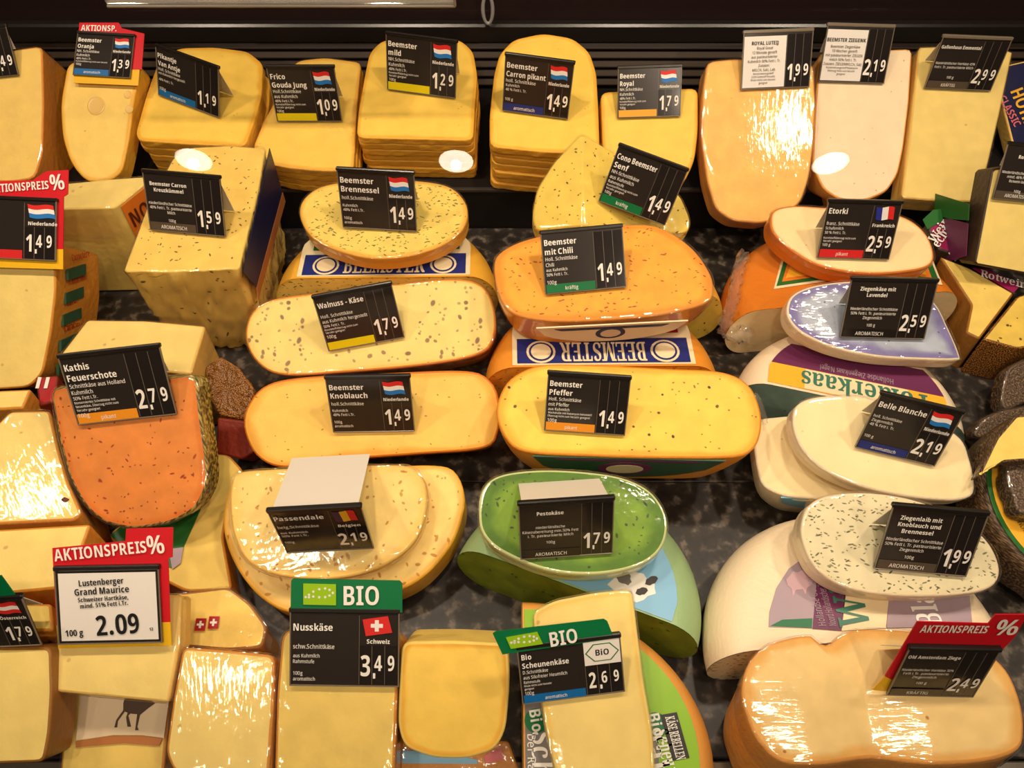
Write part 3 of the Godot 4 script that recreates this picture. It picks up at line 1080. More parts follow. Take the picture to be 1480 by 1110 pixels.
# ---------------------------------------------------------------- room and counter
func counter() -> void:
	structure("floor", box_at(Vector3(-4, -0.1, -3), Vector3(4, 0, 5)), M.floor_tile)
	structure("ceiling", box_at(Vector3(-4, 3.42, -3), Vector3(4, 3.55, 5)), M.ceiling_paint)
	structure("wall_back", box_at(Vector3(-4, 0, -3.1), Vector3(4, 3.42, -3)), M.wall_paint)
	structure("wall_front", box_at(Vector3(-4, 0, 5), Vector3(4, 3.42, 5.1)), M.wall_paint)
	structure("wall_left", box_at(Vector3(-4.1, 0, -3), Vector3(-4, 3.42, 5)), M.wall_paint)
	structure("wall_right", box_at(Vector3(4, 0, -3), Vector3(4.1, 3.42, 5)), M.wall_paint)
	# canopy that holds the lamps
	var cn := thing("canopy", "dark canopy board over the counter holding round lamps", "canopy", Vector3(0, S + 1.67, -0.5))
	part(cn, "board", box_at(Vector3(-1.5, S + 1.675, -0.95), Vector3(1.5, S + 1.72, 0.4), 0.004), M.black_matt)
	for x in [-1.2, 1.2]:
		part(cn, "hanger", box_at(Vector3(x - 0.01, S + 1.72, -0.51), Vector3(x + 0.01, 3.42, -0.49), 0.002), M.steel)
	# counter
	var t := thing("display_counter", "long black cabinet carrying the cheese display", "counter", Vector3(0, 0, -0.8))
	part(t, "body", box_at(Vector3(-1.45, 0, -1.72), Vector3(1.45, S - 0.031, 0.16), 0.005), M.black_matt)
	for q in [[-0.205, -0.5685, "mottled dark slate plate along the front of the display"], [-0.5695, -1.118, "mottled dark slate plate in front of the raised rear step"]]:
		var sp := thing("slate_plate", q[2], "slate plate", Vector3(0, S - 0.03, (q[0] + q[1]) / 2))
		part(sp, "plate", box_at(Vector3(-1.45, S - 0.03, q[1]), Vector3(1.45, S, q[0]), 0.0015), M.slate)
	t = thing("front_ledge", "black ledge with steel trim along the front of the slate", "ledge", Vector3(0, S - 0.03, 0))
	part(t, "trim_strip", box_at(Vector3(-1.45, S - 0.03, -0.203), Vector3(1.45, S - 0.004, -0.188), 0.002), M.steel)
	part(t, "board", box_at(Vector3(-1.45, S - 0.03, -0.187), Vector3(1.45, S - 0.012, 0.16), 0.003), M.black_matt)
	t = thing("rear_step", "raised black step with thin metal edge carrying the rear cheeses", "step", Vector3(0, S - 0.03, -1.4))
	part(t, "body", box_at(Vector3(-1.45, S - 0.03, -1.7), Vector3(1.45, S + 0.09, -1.1195), 0.002), M.black_matt)
	part(t, "edge", box_at(Vector3(-1.45, S + 0.082, -1.1195), Vector3(1.45, S + 0.0885, -1.117), 0.001), M.rib)
	var bz := -1.45
	t = thing("back_panel", "dark ribbed panel behind the rear row of cheeses", "panel", Vector3(0, S + 0.0905, bz))
	part(t, "board", box_at(Vector3(-1.45, S + 0.0905, bz - 0.08), Vector3(1.45, S + 0.7, bz), 0.0), M.maroon)
	for k in 5:
		var y := S + 0.096 + k * 0.019
		part(t, "rib", box_mesh(Vector3(0, y + 0.008, bz + 0.008), Vector3(1.44, 0, 0), Vector3(0, 0.006, -0.003), Vector3(0, 0.003, 0.004), 0.0015), M.rib)
	part(t, "air_duct", box_at(Vector3(-1.44, S + 0.192, bz), Vector3(1.44, S + 0.228, bz + 0.022), 0.004), M.bar_black)
	# faint oval reflection in the glass, modelled as a small grey ring
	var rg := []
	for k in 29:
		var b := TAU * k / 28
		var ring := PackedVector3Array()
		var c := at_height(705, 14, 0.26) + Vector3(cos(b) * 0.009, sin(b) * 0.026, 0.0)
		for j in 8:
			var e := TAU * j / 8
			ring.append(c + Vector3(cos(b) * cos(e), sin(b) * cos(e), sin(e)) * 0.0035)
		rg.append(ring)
	var pr := thing("reflection_ring", "small grey oval ring standing in for a glass reflection before the dark back panel", "ring", at_height(705, 14, 0.26))
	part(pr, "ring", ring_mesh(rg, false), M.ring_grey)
	# glass front
	var n := pane_normal()
	var up2 := Vector3(0, cos(deg_to_rad(37.5)), -sin(deg_to_rad(37.5)))
	var o := pane_point()
	var k0 := (S + 0.0 - o.y) / up2.y
	var k1 := (S + 0.93 - o.y) / up2.y
	var g := thing("counter_glass", "large clear slanted glass pane in front of the cheese display", "glass pane", o + up2 * k0)
	var m := tri_mesh(PackedVector3Array([o + up2 * k0 + Vector3(-1.45, 0, 0), o + up2 * k0 + Vector3(1.45, 0, 0), o + up2 * k1 + Vector3(1.45, 0, 0), o + up2 * k1 + Vector3(-1.45, 0, 0)]), PackedInt32Array([0, 2, 1, 0, 3, 2]))
	part(g, "pane", m, M.pane_glass)
	var m2: MeshInstance3D = part(g, "rear_surface", m, M.pane_glass)
	m2.position -= n * 0.008
	for x in [-1.45, 1.45]:
		part(g, "edge_post", box_mesh(o + up2 * ((k0 + k1) / 2) + Vector3(x, 0, 0), Vector3(0.008, 0, 0), up2 * ((k1 - k0) / 2), n * 0.008, 0.002), M.steel)
	# clear tray on the upper level
	var tr := thing("acrylic_tray", "clear acrylic tray with green leaves at the top of the display", "tray", at_height(400, 14, 0.42))
	var pl := make_plane(400, 14, 0.42, 90, 0)
	pl.o = at_height(400, 14, 0.42)
	var A := at_height(158, 4, 0.42)
	var B := at_height(658, 15, 0.42)
	var zf := (A.z + B.z) / 2
	var lo := Vector3(A.x, S + 0.42, zf - 0.22)
	part(tr, "base", box_at(lo, Vector3(B.x, S + 0.425, zf), 0.0015), M.acrylic)
	part(tr, "front_lip", box_at(Vector3(A.x, S + 0.425, zf - 0.006), Vector3(B.x, S + 0.436, zf), 0.001), M.acrylic)
	part(tr, "edge", box_at(Vector3(A.x, S + 0.4185, zf - 0.002), Vector3(B.x, S + 0.4215, zf + 0.001), 0.0008), M.acrylic_edge)
	part(tr, "side_wall", box_at(Vector3(B.x - 0.004, S + 0.425, zf - 0.22), Vector3(B.x, S + 0.5, zf), 0.001), M.acrylic)
	part(tr, "edge", box_at(Vector3(B.x - 0.003, S + 0.42, zf - 0.003), Vector3(B.x + 0.001, S + 0.5, zf + 0.001), 0.0008), M.acrylic_edge)
	var lf := thing("lettuce_leaf", "green curled leaf lying in the clear tray", "leaf", Vector3(B.x - 0.045, S + 0.426, zf - 0.03))
	var lv := PackedVector3Array()
	var li := PackedInt32Array()
	for i in 13:
		for j in 7:
			var u := i / 12.0
			var v := j / 6.0 - 0.5
			lv.append(Vector3(B.x - 0.085 + u * 0.075, S + 0.43 + 0.006 * sin(u * 9 + v * 7) + 0.012 * absf(v), zf - 0.03 + v * 0.045 * sin(PI * (0.1 + 0.85 * u))))
	for i in 12:
		for j in 6:
			var q := i * 7 + j
			li.append_array([q, q + 1, q + 7, q + 1, q + 8, q + 7])
	part(lf, "blade", tri_mesh(lv, li), M.leaf)

const DOWN := Vector3(0, -1, 0)
var dry := Color(0.9, 0.7, 0.42)

# ---------------------------------------------------------------- rear row on the step
func cheeses_back() -> void:
	cheese({"n": "cheese_wedge", "id": "b1", "lb": "yellow cheese with small holes and orange printed rind at counter end beside eyed gouda slab", "a": [20, 165, 0.2, 58], "o": [-120, 80, -10, 76, 61, 66, 63, 150, 61, 222, 50, 258, 20, 263, -120, 262], "r": 0.012, "T": 0.11, "face": "young", "rind": "r_orange", "film": 0.6})
	var t := cheese({"n": "cheese_piece", "id": "b2", "lb": "pale yellow gouda slab with one large round eye under red promotion card", "a": [155, 175, 0.195, 58], "o": [98, 88, 208, 92, 194, 140, 187, 200, 176, 250, 152, 265, 124, 262, 103, 238, 90, 200, 87, 150], "r": 0.02, "T": 0.035, "face": "young", "rind": "r_yellow", "mg": dry, "mw": 0.006})
	eye_hole(t, "b2", 139, 153, 0.0135)
	eye_hole(t, "b2", 185, 137, 0.006)
	eye_hole(t, "b2", 187, 158, 0.006)
	stack({"n": "cheese_layer", "id": "b3", "lb": "golden top slab of gouda pile carrying card with blue band 1.19", "under": "flat golden gouda slab in the pile under the blue banded 1.19 card", "g": "slabs piled under the 1.19 card", "a": [285, 140, 0.205, 76], "o": [196, 192, 212, 135, 232, 80, 262, 69, 310, 68, 358, 74, 380, 92, 378, 140, 366, 180, 354, 212, 270, 208, 200, 203], "r": 0.012, "face": "mild", "rind": "r_yellow", "mg": dry, "mw": 0.008}, 6, 0.0165)
	stack({"n": "cheese_layer", "id": "b4", "lb": "golden top slab of young gouda pile carrying yellow banded 1.09 card", "under": "flat gouda slab in the pile under the yellow banded 1.09 card", "g": "slabs piled under the 1.09 card", "a": [455, 165, 0.185, 76], "o": [365, 214, 380, 178, 396, 148, 414, 102, 432, 87, 470, 83, 522, 90, 516, 150, 511, 246, 470, 247, 420, 243, 384, 236], "r": 0.012, "face": "mild", "rind": "r_yellow", "mg": dry, "mw": 0.006, "film": 0.5}, 4, 0.016)
	stack({"n": "cheese_layer", "id": "b5", "lb": "golden rounded top slab of tall pile carrying yellow banded 1.29 card", "under": "flat golden slab in the tall pile under the yellow banded 1.29 card", "g": "slabs piled under the 1.29 card", "a": [605, 130, 0.215, 76], "o": [515, 199, 518, 160, 527, 110, 534, 76, 552, 58, 605, 53, 665, 57, 684, 74, 690, 110, 686, 160, 684, 203, 600, 201], "r": 0.014, "face": "mild", "rind": "r_yellow", "mg": dry, "mw": 0.006}, 7, 0.0142)
	stack({"n": "cheese_layer", "id": "b6", "lb": "deep yellow arched top slab of tall pile carrying navy banded 1.49 card", "under": "flat slab in the tall pile under the navy banded 1.49 card", "g": "slabs piled under the navy banded card", "a": [785, 130, 0.228, 76], "o": [708, 212, 708, 165, 714, 108, 722, 78, 742, 57, 785, 48, 828, 55, 852, 75, 862, 105, 865, 160, 867, 222, 790, 220], "r": 0.014, "face": "mild", "rind": "r_yellow", "mg": dry, "mw": 0.006}, 7, 0.0145)
	cheese({"n": "cheese_piece", "id": "b7", "lb": "yellow square-topped gouda slab under gold banded 1.79 card", "a": [938, 195, 0.185, 60], "o": [868, 133, 1009, 127, 1009, 190, 1004, 232, 988, 266, 930, 275, 872, 264], "r": 0.014, "T": 0.08, "face": "mild", "rind": "r_yellow", "mg": dry, "mw": 0.004})
	cheese({"n": "cheese_piece", "id": "b8", "fm": "film_down", "lb": "tall amber cheese tightly wrapped in streaky film under white 1.99 card", "a": [1097, 200, 0.185, 53.7], "o": [1022, 89, 1060, 85, 1130, 86, 1176, 92, 1179, 150, 1176, 210, 1170, 255, 1158, 292, 1130, 315, 1100, 323, 1058, 319, 1034, 302, 1022, 262, 1014, 200, 1016, 130], "r": 0.012, "T": 0.045, "face": "amber", "rind": "r_natural", "film": 1.5, "streak": [60.0, 2600.0]})
	cheese({"n": "cheese_piece", "id": "b9", "lb": "tall ivory goat cheese slab with rounded lower end under white 2.19 card", "a": [1248, 180, 0.18, 60], "o": [1184, 76, 1319, 70, 1314, 150, 1306, 215, 1298, 252, 1282, 277, 1252, 290, 1214, 289, 1190, 274, 1174, 240, 1177, 170], "r": 0.012, "T": 0.07, "face": "goat_white", "rind": "r_natural"})
	cheese({"n": "cheese_piece", "id": "b10", "fm": "film_crinkle", "lb": "pale straight-edged hard cheese slab in film under black 2.99 card", "a": [1370, 180, 0.185, 62], "o": [1328, 68, 1400, 66, 1464, 74, 1446, 160, 1430, 230, 1414, 292, 1350, 290, 1303, 286, 1314, 200], "r": 0.005, "T": 0.045, "face": "pale", "rind": "r_pale", "film": 1.0, "streak": [500.0, 900.0]})
	cheese({"n": "cheese_pack", "id": "b11", "lb": "cheese pack in dark printed sleeve behind the 2.99 slab", "a": [1490, 150, 0.17, 55], "o": [1450, 95, 1560, 70, 1560, 250, 1466, 218, 1446, 140], "r": 0.006, "T": 0.03, "face": "l_navyprint", "rind": "r_pale", "fn": "printed_sleeve", "rn": "body"})
	letters(get_node("cheese_pack"), "sleeve_lettering", [["CLASSIC", font_b, 0.02, 0.09, hit2(planes.b11, 1447, 140), 0, 0.8, -1.1]], planes.b11, 0.002, "l_pink")
	letters(get_node("cheese_pack"), "sleeve_lettering", [["HÖHLE", font_b, 0.034, 0.12, hit2(planes.b11, 1468, 130), 0, 0.8, -1.2]], planes.b11, 0.002, "l_yellow")

# hollow eye in a cut face: a shallow bowl with its rim let into the paste
func eye_hole(t: Node3D, id: String, px: float, py: float, r: float) -> void:
	var p: Dictionary = planes[id]
	var c := hit2(p, px, py)
	var rings := []
	for q in [[1.12, 0.0006], [1.0, 0.0013], [0.93, 0.0008], [0.8, 0.0007], [0.5, 0.00065], [0.1, 0.0006]]:
		var ring := PackedVector3Array()
		for k in 24:
			var a := -TAU * k / 24
			ring.append(at3(p, c + Vector2(cos(a), sin(a) * 1.1) * (r * q[0]), q[1]))
		rings.append(ring)
	part(t, "eye", ring_mesh(rings, true), M.eye_paste)

# ---------------------------------------------------------------- left side
func cheeses_left() -> void:
	var t := cheese({"n": "cheese_block", "id": "c2", "lb": "wrapped yellow block with orange side label behind herb-flecked block", "a": [140, 280, 0.185, 84], "o": [40, 303, 62, 268, 165, 258, 224, 254, 166, 300], "r": 0.006, "T": 0.18, "ext": DOWN, "face": "pale", "rind": "hard", "film": 1.0})
	var lp := {"o": hit(planes.c2, 168, 298), "x": (hit(planes.c2, 224, 254) - hit(planes.c2, 166, 300)).normalized(), "y": Vector3.UP, "n": Vector3.ZERO}
	lp.n = lp.x.cross(lp.y)
	part(t, "side_label", plate(lp, PackedVector2Array([Vector2(0.005, -0.004), Vector2(0.12, -0.004), Vector2(0.12, -0.08), Vector2(0.005, -0.08)]), 0.003, 0.001), M.l_orange)
	letters(t, "label_lettering", [["CARRON", font_b, 0.04, 0.1, Vector2(0.06, -0.035), 1, 1.0, PI]], lp, 0.004, "l_brown2")
	t = cheese({"n": "cheese_block", "id": "c1", "fm": "film_crinkle", "lb": "large cumin-flecked yellow block with crumpled wrapped front under 1.59 card", "a": [280, 310, 0.195, 85], "o": [178, 392, 214, 295, 250, 228, 275, 213, 330, 210, 384, 214, 372, 280, 346, 388, 260, 392], "r": 0.006, "T": 0.195, "ext": DOWN, "taper": 0.12, "N": 150, "face": "cumin", "rind": "cumin", "wob": 0.009, "film": 1.6, "streak": [700.0, 700.0]})
	var q0 := hit(planes.c1, 346, 388)
	var q1 := hit(planes.c1, 384, 214)
	var sp := {"o": q0, "x": (q1 - q0).normalized(), "y": Vector3.UP, "n": Vector3.ZERO}
	sp.n = sp.x.cross(sp.y)
	part(t, "side_label", plate(sp, PackedVector2Array([Vector2(-0.005, -0.002), Vector2(0.26, -0.002), Vector2(0.26, -0.09), Vector2(0.02, -0.06)]), 0.006, 0.001), M.l_navyprint, "dark blue side label")
	part(t, "label_border", plate(sp, PackedVector2Array([Vector2(0.02, -0.06), Vector2(0.26, -0.09), Vector2(0.26, -0.11), Vector2(0.01, -0.075)]), 0.0065, 0.001), M.l_brown)
	t = cheese({"n": "cheese_wedge", "id": "c3", "lb": "tall pale wedge with orange and green printed rind under red promotion card 1.49", "a": [20, 470, 0.125, 50], "o": [-110, 345, 79, 350, 81, 420, 74, 480, 62, 540, 42, 560, 0, 563, -110, 560], "r": 0.01, "T": 0.12, "face": "pale", "rind": "r_kraft"})
	for k in 5:
		var y: float = [395, 430, 462, 500, 535][k]
		var base := hit(planes.c3, 82 - k * 3.5, y)
		var lp3 := {"o": base, "x": -planes.c3.n, "y": planes.c3.y, "n": planes.c3.x}
		part(t, "rind_stamp", plate(lp3, PackedVector2Array([Vector2(0.022, -0.008), Vector2(0.07, 0.006), Vector2(0.07, 0.022), Vector2(0.022, 0.008)]), 0.0045, 0.004), M.l_teal)
		letters(t, "rind_print", [["Caractère", font_s, 0.014, 0.05, Vector2(0.03, 0.026), 0, 0.8, 0.28]], lp3, 0.0052, "l_red")
	cheese({"n": "cheese_block", "id": "c4", "lb": "small plain yellow block lying between wrapped herb block and orange slab", "a": [190, 503, 0.13, 84], "o": [126, 462, 210, 463, 297, 471, 276, 541, 180, 530, 86, 514], "r": 0.004, "T": 0.125, "ext": DOWN, "face": "pale", "rind": "r_pale", "film": 0.5})
	cheese({"n": "cheese_piece", "id": "c5", "lb": "bright orange chili cheese slab with rounded lower end under 2.79 card", "a": [190, 650, 0.152, 52], "o": [72, 560, 120, 556, 200, 549, 284, 540, 290, 600, 299, 660, 301, 700, 284, 736, 245, 757, 190, 765, 150, 756, 122, 732, 100, 690, 84, 630], "r": 0.014, "T": 0.04, "face": "fire", "rind": "r_mould", "mg": Color(0.95, 0.76, 0.5), "mw": 0.008, "film": 0.9})
	cheese({"n": "cheese_block", "id": "d1", "lb": "yellow block corner between promotion card wedge and smooth glossy slab", "a": [0, 580, 0.11, 82], "o": [-90, 568, 45, 562, 33, 590, -90, 597], "r": 0.003, "T": 0.1, "ext": DOWN, "face": "pale", "rind": "r_kraft"})
	cheese({"n": "cheese_block", "id": "d2", "fm": "film_down", "lb": "smooth glossy yellow slab with small stamp mark left of orange chili slab", "a": [30, 680, 0.13, 79.6, 38], "o": [14, 594, 72, 593, 85, 650, 100, 700, 118, 742, 108, 752, -90, 762, -90, 700], "r": 0.006, "T": 0.125, "ext": DOWN, "face": "pale", "rind": "r_kraft", "film": 1.3, "streak": [200.0, 1800.0]})
	part(get_children()[-1], "stamp_mark", plate(planes.d2, pix(planes.d2, [88, 724, 94, 719, 101, 722, 96, 727]), 0.0022, 0.0012), M.l_brown2)
	t = cheese({"n": "cheese_pack", "id": "d0", "lb": "small red wrapped pack with white stripes between promotion wedge and orange slab", "a": [66, 565, 0.09, 80], "o": [50, 545, 84, 542, 80, 580, 56, 586], "r": 0.003, "T": 0.085, "ext": DOWN, "face": "l_red", "rind": "r_red", "fn": "wrapper", "rn": "body"})
	for k in 2:
		part(t, "white_stripe", plate(planes.d0, pix(planes.d0, [56 + k * 12, 546, 61 + k * 12, 546, 57 + k * 12, 562, 52 + k * 12, 562]), 0.0018, 0.0009), M.flag_white)
	cheese({"n": "cheese_block", "id": "d3", "lb": "plain yellow block behind the white 2.09 promotion card", "a": [40, 810, 0.138, 80], "o": [-90, 770, 131, 757, 116, 800, 90, 850, -90, 868], "r": 0.004, "T": 0.13, "ext": DOWN, "face": "pale", "rind": "r_kraft"})
	cheese({"n": "cheese_block", "id": "c7", "lb": "dark spice-crusted cheese piece between orange slab and garlic cheese", "a": [330, 560, 0.085, 70], "o": [296, 530, 318, 514, 345, 530, 368, 562, 354, 606, 318, 600, 300, 570], "r": 0.006, "T": 0.08, "ext": DOWN, "face": "r_crust", "rind": "r_crust", "wob": 0.006, "bump": 0.006})
	cheese({"n": "cheese_pack", "id": "c7b", "lb": "dark red-brown wrapped pack below the spice-crusted cheese", "a": [334, 632, 0.07, 62], "o": [314, 603, 356, 608, 372, 650, 350, 664, 312, 655], "r": 0.004, "T": 0.05, "face": "r_red", "rind": "r_red", "fn": "wrapper", "rn": "body"})
	t = cheese({"n": "cheese_wedge", "id": "c8", "lb": "yellow wedge with green top label under the orange chili slab", "a": [270, 770, 0.05, 86], "o": [156, 772, 300, 655, 330, 656, 352, 680, 330, 735, 322, 775, 336, 853, 268, 855, 180, 810], "r": 0.008, "T": 0.055, "ext": DOWN, "face": "hard", "rind": "r_kraft"})
	part(t, "top_label", plate(planes.c8, pix(planes.c8, [160, 774, 300, 662, 313, 672, 290, 738, 252, 822, 190, 806]), 0.0018, 0.001), M.l_green)
	part(t, "label_photo", plate(planes.c8, pix(planes.c8, [245, 795, 266, 792, 262, 815, 250, 824]), 0.0028, 0.0008), M.l_lilac)
	t = cheese({"n": "cheese_wedge", "id": "c9", "fm": "film_crinkle", "lb": "olive wedge in film with red cross print behind the plain front block", "a": [310, 895, 0.075, 74], "o": [250, 858, 330, 848, 362, 872, 386, 905, 380, 936, 330, 940, 256, 934], "r": 0.008, "T": 0.07, "ext": DOWN, "face": "hard", "rind": "r_brown", "film": 1.4})
	for s in [[268, 908], [291, 903], [310, 900]]:
		var c := hit2(planes.c9, s[0], s[1])
		part(t, "cross_print", plate(planes.c9, PackedVector2Array([c + Vector2(-0.006, -0.007), c + Vector2(0.006, -0.007), c + Vector2(0.006, 0.007), c + Vector2(-0.006, 0.007)]), 0.003, 0.0006), M.l_red)
		part(t, "cross_bar", plate(planes.c9, PackedVector2Array([c + Vector2(-0.004, -0.0012), c + Vector2(0.004, -0.0012), c + Vector2(0.004, 0.0012), c + Vector2(-0.004, 0.0012)]), 0.0036, 0.0005), M.flag_white)
		part(t, "cross_bar", plate(planes.c9, PackedVector2Array([c + Vector2(-0.0012, -0.004), c + Vector2(0.0012, -0.004), c + Vector2(0.0012, 0.004), c + Vector2(-0.0012, 0.004)]), 0.0038, 0.0005), M.flag_white)

# ---------------------------------------------------------------- middle
func beemster_label(w: Dictionary, upside: bool, mats: Array) -> void:
	var t: Node3D = w.t
	var R: float = w.R
	strip(w, t, "label_paper", 0.003, R * 0.86, R * 0.87, R * 0.76, "l_cream", 0.0)
	var band := strip(w, t, "label_band", 0.006, 0.052, R * 0.85, R * 0.72, mats[0], 0.0006)
	strip(w, t, "label_border", 0.062, 0.085, R * 0.85, R * 0.66, mats[1], 0.0006)
	strip(w, t, "label_field", 0.092, 0.12, R * 0.8, R * 0.5, "l_yellow", 0.0006)
	for s in [-1.0, 1.0]:
		for q in [[0.021, "l_cream", 0.0010], [0.0175, mats[0], 0.0014], [0.0145, "l_cream", 0.0018]]:
			var pts := PackedVector2Array()
			for k in 20:
				pts.append(Vector2(s * R * 0.52, 0.027) + Vector2(cos(TAU * k / 20), sin(TAU * k / 20)) * q[0])
			part(t, "label_seal", plate(w.top, pts, q[2], 0.0004), M[q[1]])
	letters(t, "label_lettering", [["BEEMSTER", font_s, 0.05, R * 0.72, Vector2(0, 0.026), 1, 1.0, PI if upside else 0.0]], w.top, 0.0016, "l_cream")

func cheeses_middle() -> void:
	var w := wheel({"n": "halved_cheese", "id": "m2", "lb": "half wheel of nettle cheese with blue band label under the nettle slice", "L": [391, 410], "R": [719, 406], "h": 0.1, "H": 0.11, "face": "nettle", "rind": "r_yellow", "mg": dry, "mw": 0.006})
	beemster_label(w, false, ["l_blue", "l_green"])
	cheese({"n": "cheese_slice", "id": "m1", "lb": "oval green-flecked nettle cheese slice in film on blue labelled half wheel", "a": [555, 318, 0.172, 74], "sm": true, "o": [433, 310, 440, 286, 468, 268, 520, 261, 590, 260, 645, 268, 670, 288, 676, 312, 665, 336, 636, 356, 590, 370, 535, 373, 482, 360, 448, 340], "T": 0.034, "face": "nettle", "rind": "r_yellow", "mg": dry, "mw": 0.005, "film": 1.0})
	cheese({"n": "cheese_slice", "id": "m3", "lb": "long cream slice flecked with walnut under tilted yellow banded 1.79 card", "a": [535, 475, 0.12, 58], "sm": true, "o": [355, 490, 362, 455, 390, 434, 450, 424, 560, 412, 655, 403, 698, 414, 715, 448, 714, 488, 692, 512, 620, 527, 500, 538, 410, 542, 372, 524], "T": 0.08, "face": "walnut", "rind": "r_orange", "mg": Color(0.97, 0.86, 0.6), "mw": 0.006, "film": 0.8})
	cheese({"n": "cheese_slice", "id": "m4", "lb": "long smooth golden garlic cheese slice between walnut slice and pale double slice", "a": [537, 607, 0.11, 58], "sm": true, "o": [352, 618, 358, 586, 384, 557, 440, 545, 560, 539, 672, 536, 708, 550, 722, 582, 720, 624, 698, 648, 600, 657, 480, 666, 410, 676, 370, 658], "T": 0.075, "face": "garlic", "rind": "r_deep", "mg": dry, "mw": 0.014})
	cheese({"n": "cheese_slice", "id": "m5", "fm": "film", "lb": "pale irregular front slice in crinkled film carrying Belgian flag card 2.19", "a": [475, 755, 0.122, 66], "sm": true, "o": [334, 700, 345, 683, 400, 678, 480, 674, 560, 672, 596, 676, 614, 698, 617, 730, 606, 772, 578, 804, 530, 828, 470, 838, 400, 832, 358, 812, 338, 775, 332, 735], "T": 0.03, "face": "belgian", "rind": "r_pale", "mg": Color(1.0, 0.9, 0.68), "mw": 0.012, "film": 2.0, "streak": [600.0, 700.0]})
	cheese({"n": "cheese_slice", "id": "m5b", "lb": "broad golden slice lying under the pale filmed Belgian flag slice", "on": "m5", "dz": -0.034, "sm": true, "o": [330, 710, 350, 690, 450, 680, 560, 674, 625, 672, 656, 680, 671, 712, 668, 748, 648, 794, 600, 842, 520, 872, 430, 886, 380, 866, 342, 820, 323, 765], "T": 0.055, "ext": Vector3(0, -1, -0.2), "face": "belgian", "rind": "r_yellow", "mg": dry, "mw": 0.008})
	w = wheel({"n": "halved_cheese", "id": "m6b", "lb": "yellow half wheel with cream label under the mustard cheese wedge", "L": [738, 430], "R": [1052, 430], "h": 0.1, "H": 0.11, "face": "mustard", "rind": "r_yellow"})
	beemster_label(w, false, ["l_blue", "l_cream"])
	cheese({"n": "cheese_wedge", "id": "m6", "lb": "ridged mustard seed cheese wedge with tilted green banded card", "a": [885, 290, 0.19, 62], "o": [838, 205, 880, 222, 950, 255, 984, 284, 998, 318, 995, 336, 880, 340, 774, 334, 769, 312, 776, 274, 800, 240], "r": 0.01, "T": 0.03, "ext": Vector3(0, -1, -0.4), "face": "mustard", "rind": "mustard", "ridge": [838, 205, 842, 345, 0.03, 0.075], "film": 0.5})
	w = wheel({"n": "halved_cheese", "id": "m8", "lb": "orange half wheel with upturned blue and red label under the chili slice", "L": [699, 538], "R": [1046, 535], "h": 0.1, "H": 0.11, "vmax": 0.13, "face": "chili", "rind": "r_orange", "mg": dry, "mw": 0.006})
	beemster_label(w, true, ["l_blue", "l_red"])
	var t := cheese({"n": "cheese_slice", "id": "m7", "lb": "orange chili cheese half round in film under green banded 1.49 card", "a": [875, 400, 0.195, 75], "sm": true, "o": [714, 386, 724, 364, 764, 345, 830, 333, 915, 324, 958, 330, 1000, 358, 1026, 394, 1031, 420, 1020, 438, 960, 454, 880, 462, 800, 464, 744, 454, 722, 428], "T": 0.068, "half": true, "face": "chili", "rind": "r_orange", "mg": dry, "mw": 0.012, "film": 1.2})
	underside_print(t, "m7", 775, 470, 995, 459, 0.05, "l_cream", "l_navyprint")
	t = cheese({"n": "cheese_slice", "id": "m9", "lb": "long yellow peppercorn cheese half round under orange banded 1.49 card", "a": [910, 597, 0.155, 74], "sm": true, "o": [718, 602, 723, 570, 742, 544, 784, 527, 860, 527, 960, 532, 1042, 537, 1082, 556, 1099, 592, 1100, 624, 1088, 650, 1058, 661, 960, 662, 850, 659, 765, 654, 734, 638], "T": 0.1, "half": true, "face": "pepper", "rind": "r_orange", "mg": dry, "mw": 0.012})
	film_twist(t, [[1092, 570], [1101, 590], [1106, 612]], 0.12, 0.004)
	underside_print(t, "m9", 770, 655, 1050, 662, 0.085, "l_teal", "l_purple")
	w = wheel({"n": "halved_cheese", "id": "m11", "lb": "pale green waxed half wheel with panda picture label under green pesto slice", "L": [658, 788], "R": [1018, 922], "h": 0.095, "H": 0.1, "face": "pesto_shaded", "rind": "r_greenwax"})
	strip(w, w.t, "label_sky", 0.002, 0.1, 0.118, 0.115, "l_sky", 0.0003, -0.02)
	var fc := hit2(w.top, 922, 846)
	for q in [[Vector2(-0.006, -0.004), 0.026, 0.018, 0.3, "flag_white", 0.0008], [Vector2(-0.02, 0.004), 0.012, 0.008, -0.5, "l_grey", 0.0010], [Vector2(0.013, 0.011), 0.008, 0.0045, 0.9, "l_black", 0.0012], [Vector2(0.006, -0.006), 0.007, 0.0042, 0.7, "l_black", 0.0014], [Vector2(-0.008, -0.014), 0.0045, 0.003, 0.2, "l_grey", 0.0014]]:
		var pts := PackedVector2Array()
		for k in 18:
			var wv := 1.0 + 0.12 * sin(k * 2.3)
			pts.append(fc + q[0] + Vector2(cos(TAU * k / 18) * q[1], sin(TAU * k / 18) * q[2]).rotated(q[3]) * wv)
		part(w.t, "animal_print", plate(w.top, pts, q[5], 0.0005), M[q[4]])
	cheese({"n": "cheese_slice", "id": "m10", "lb": "oval bright green pesto cheese slice on pale green waxed half wheel", "a": [828, 757, 0.152, 79], "sm": true, "o": [692, 742, 697, 708, 722, 687, 780, 679, 850, 682, 905, 692, 944, 714, 964, 752, 956, 792, 922, 818, 860, 830, 790, 824, 726, 798, 698, 772], "T": 0.034, "face": "pesto", "rind": "r_rim", "mg": Color(0.36, 0.5, 0.24), "mw": 0.026, "film": 0.7})

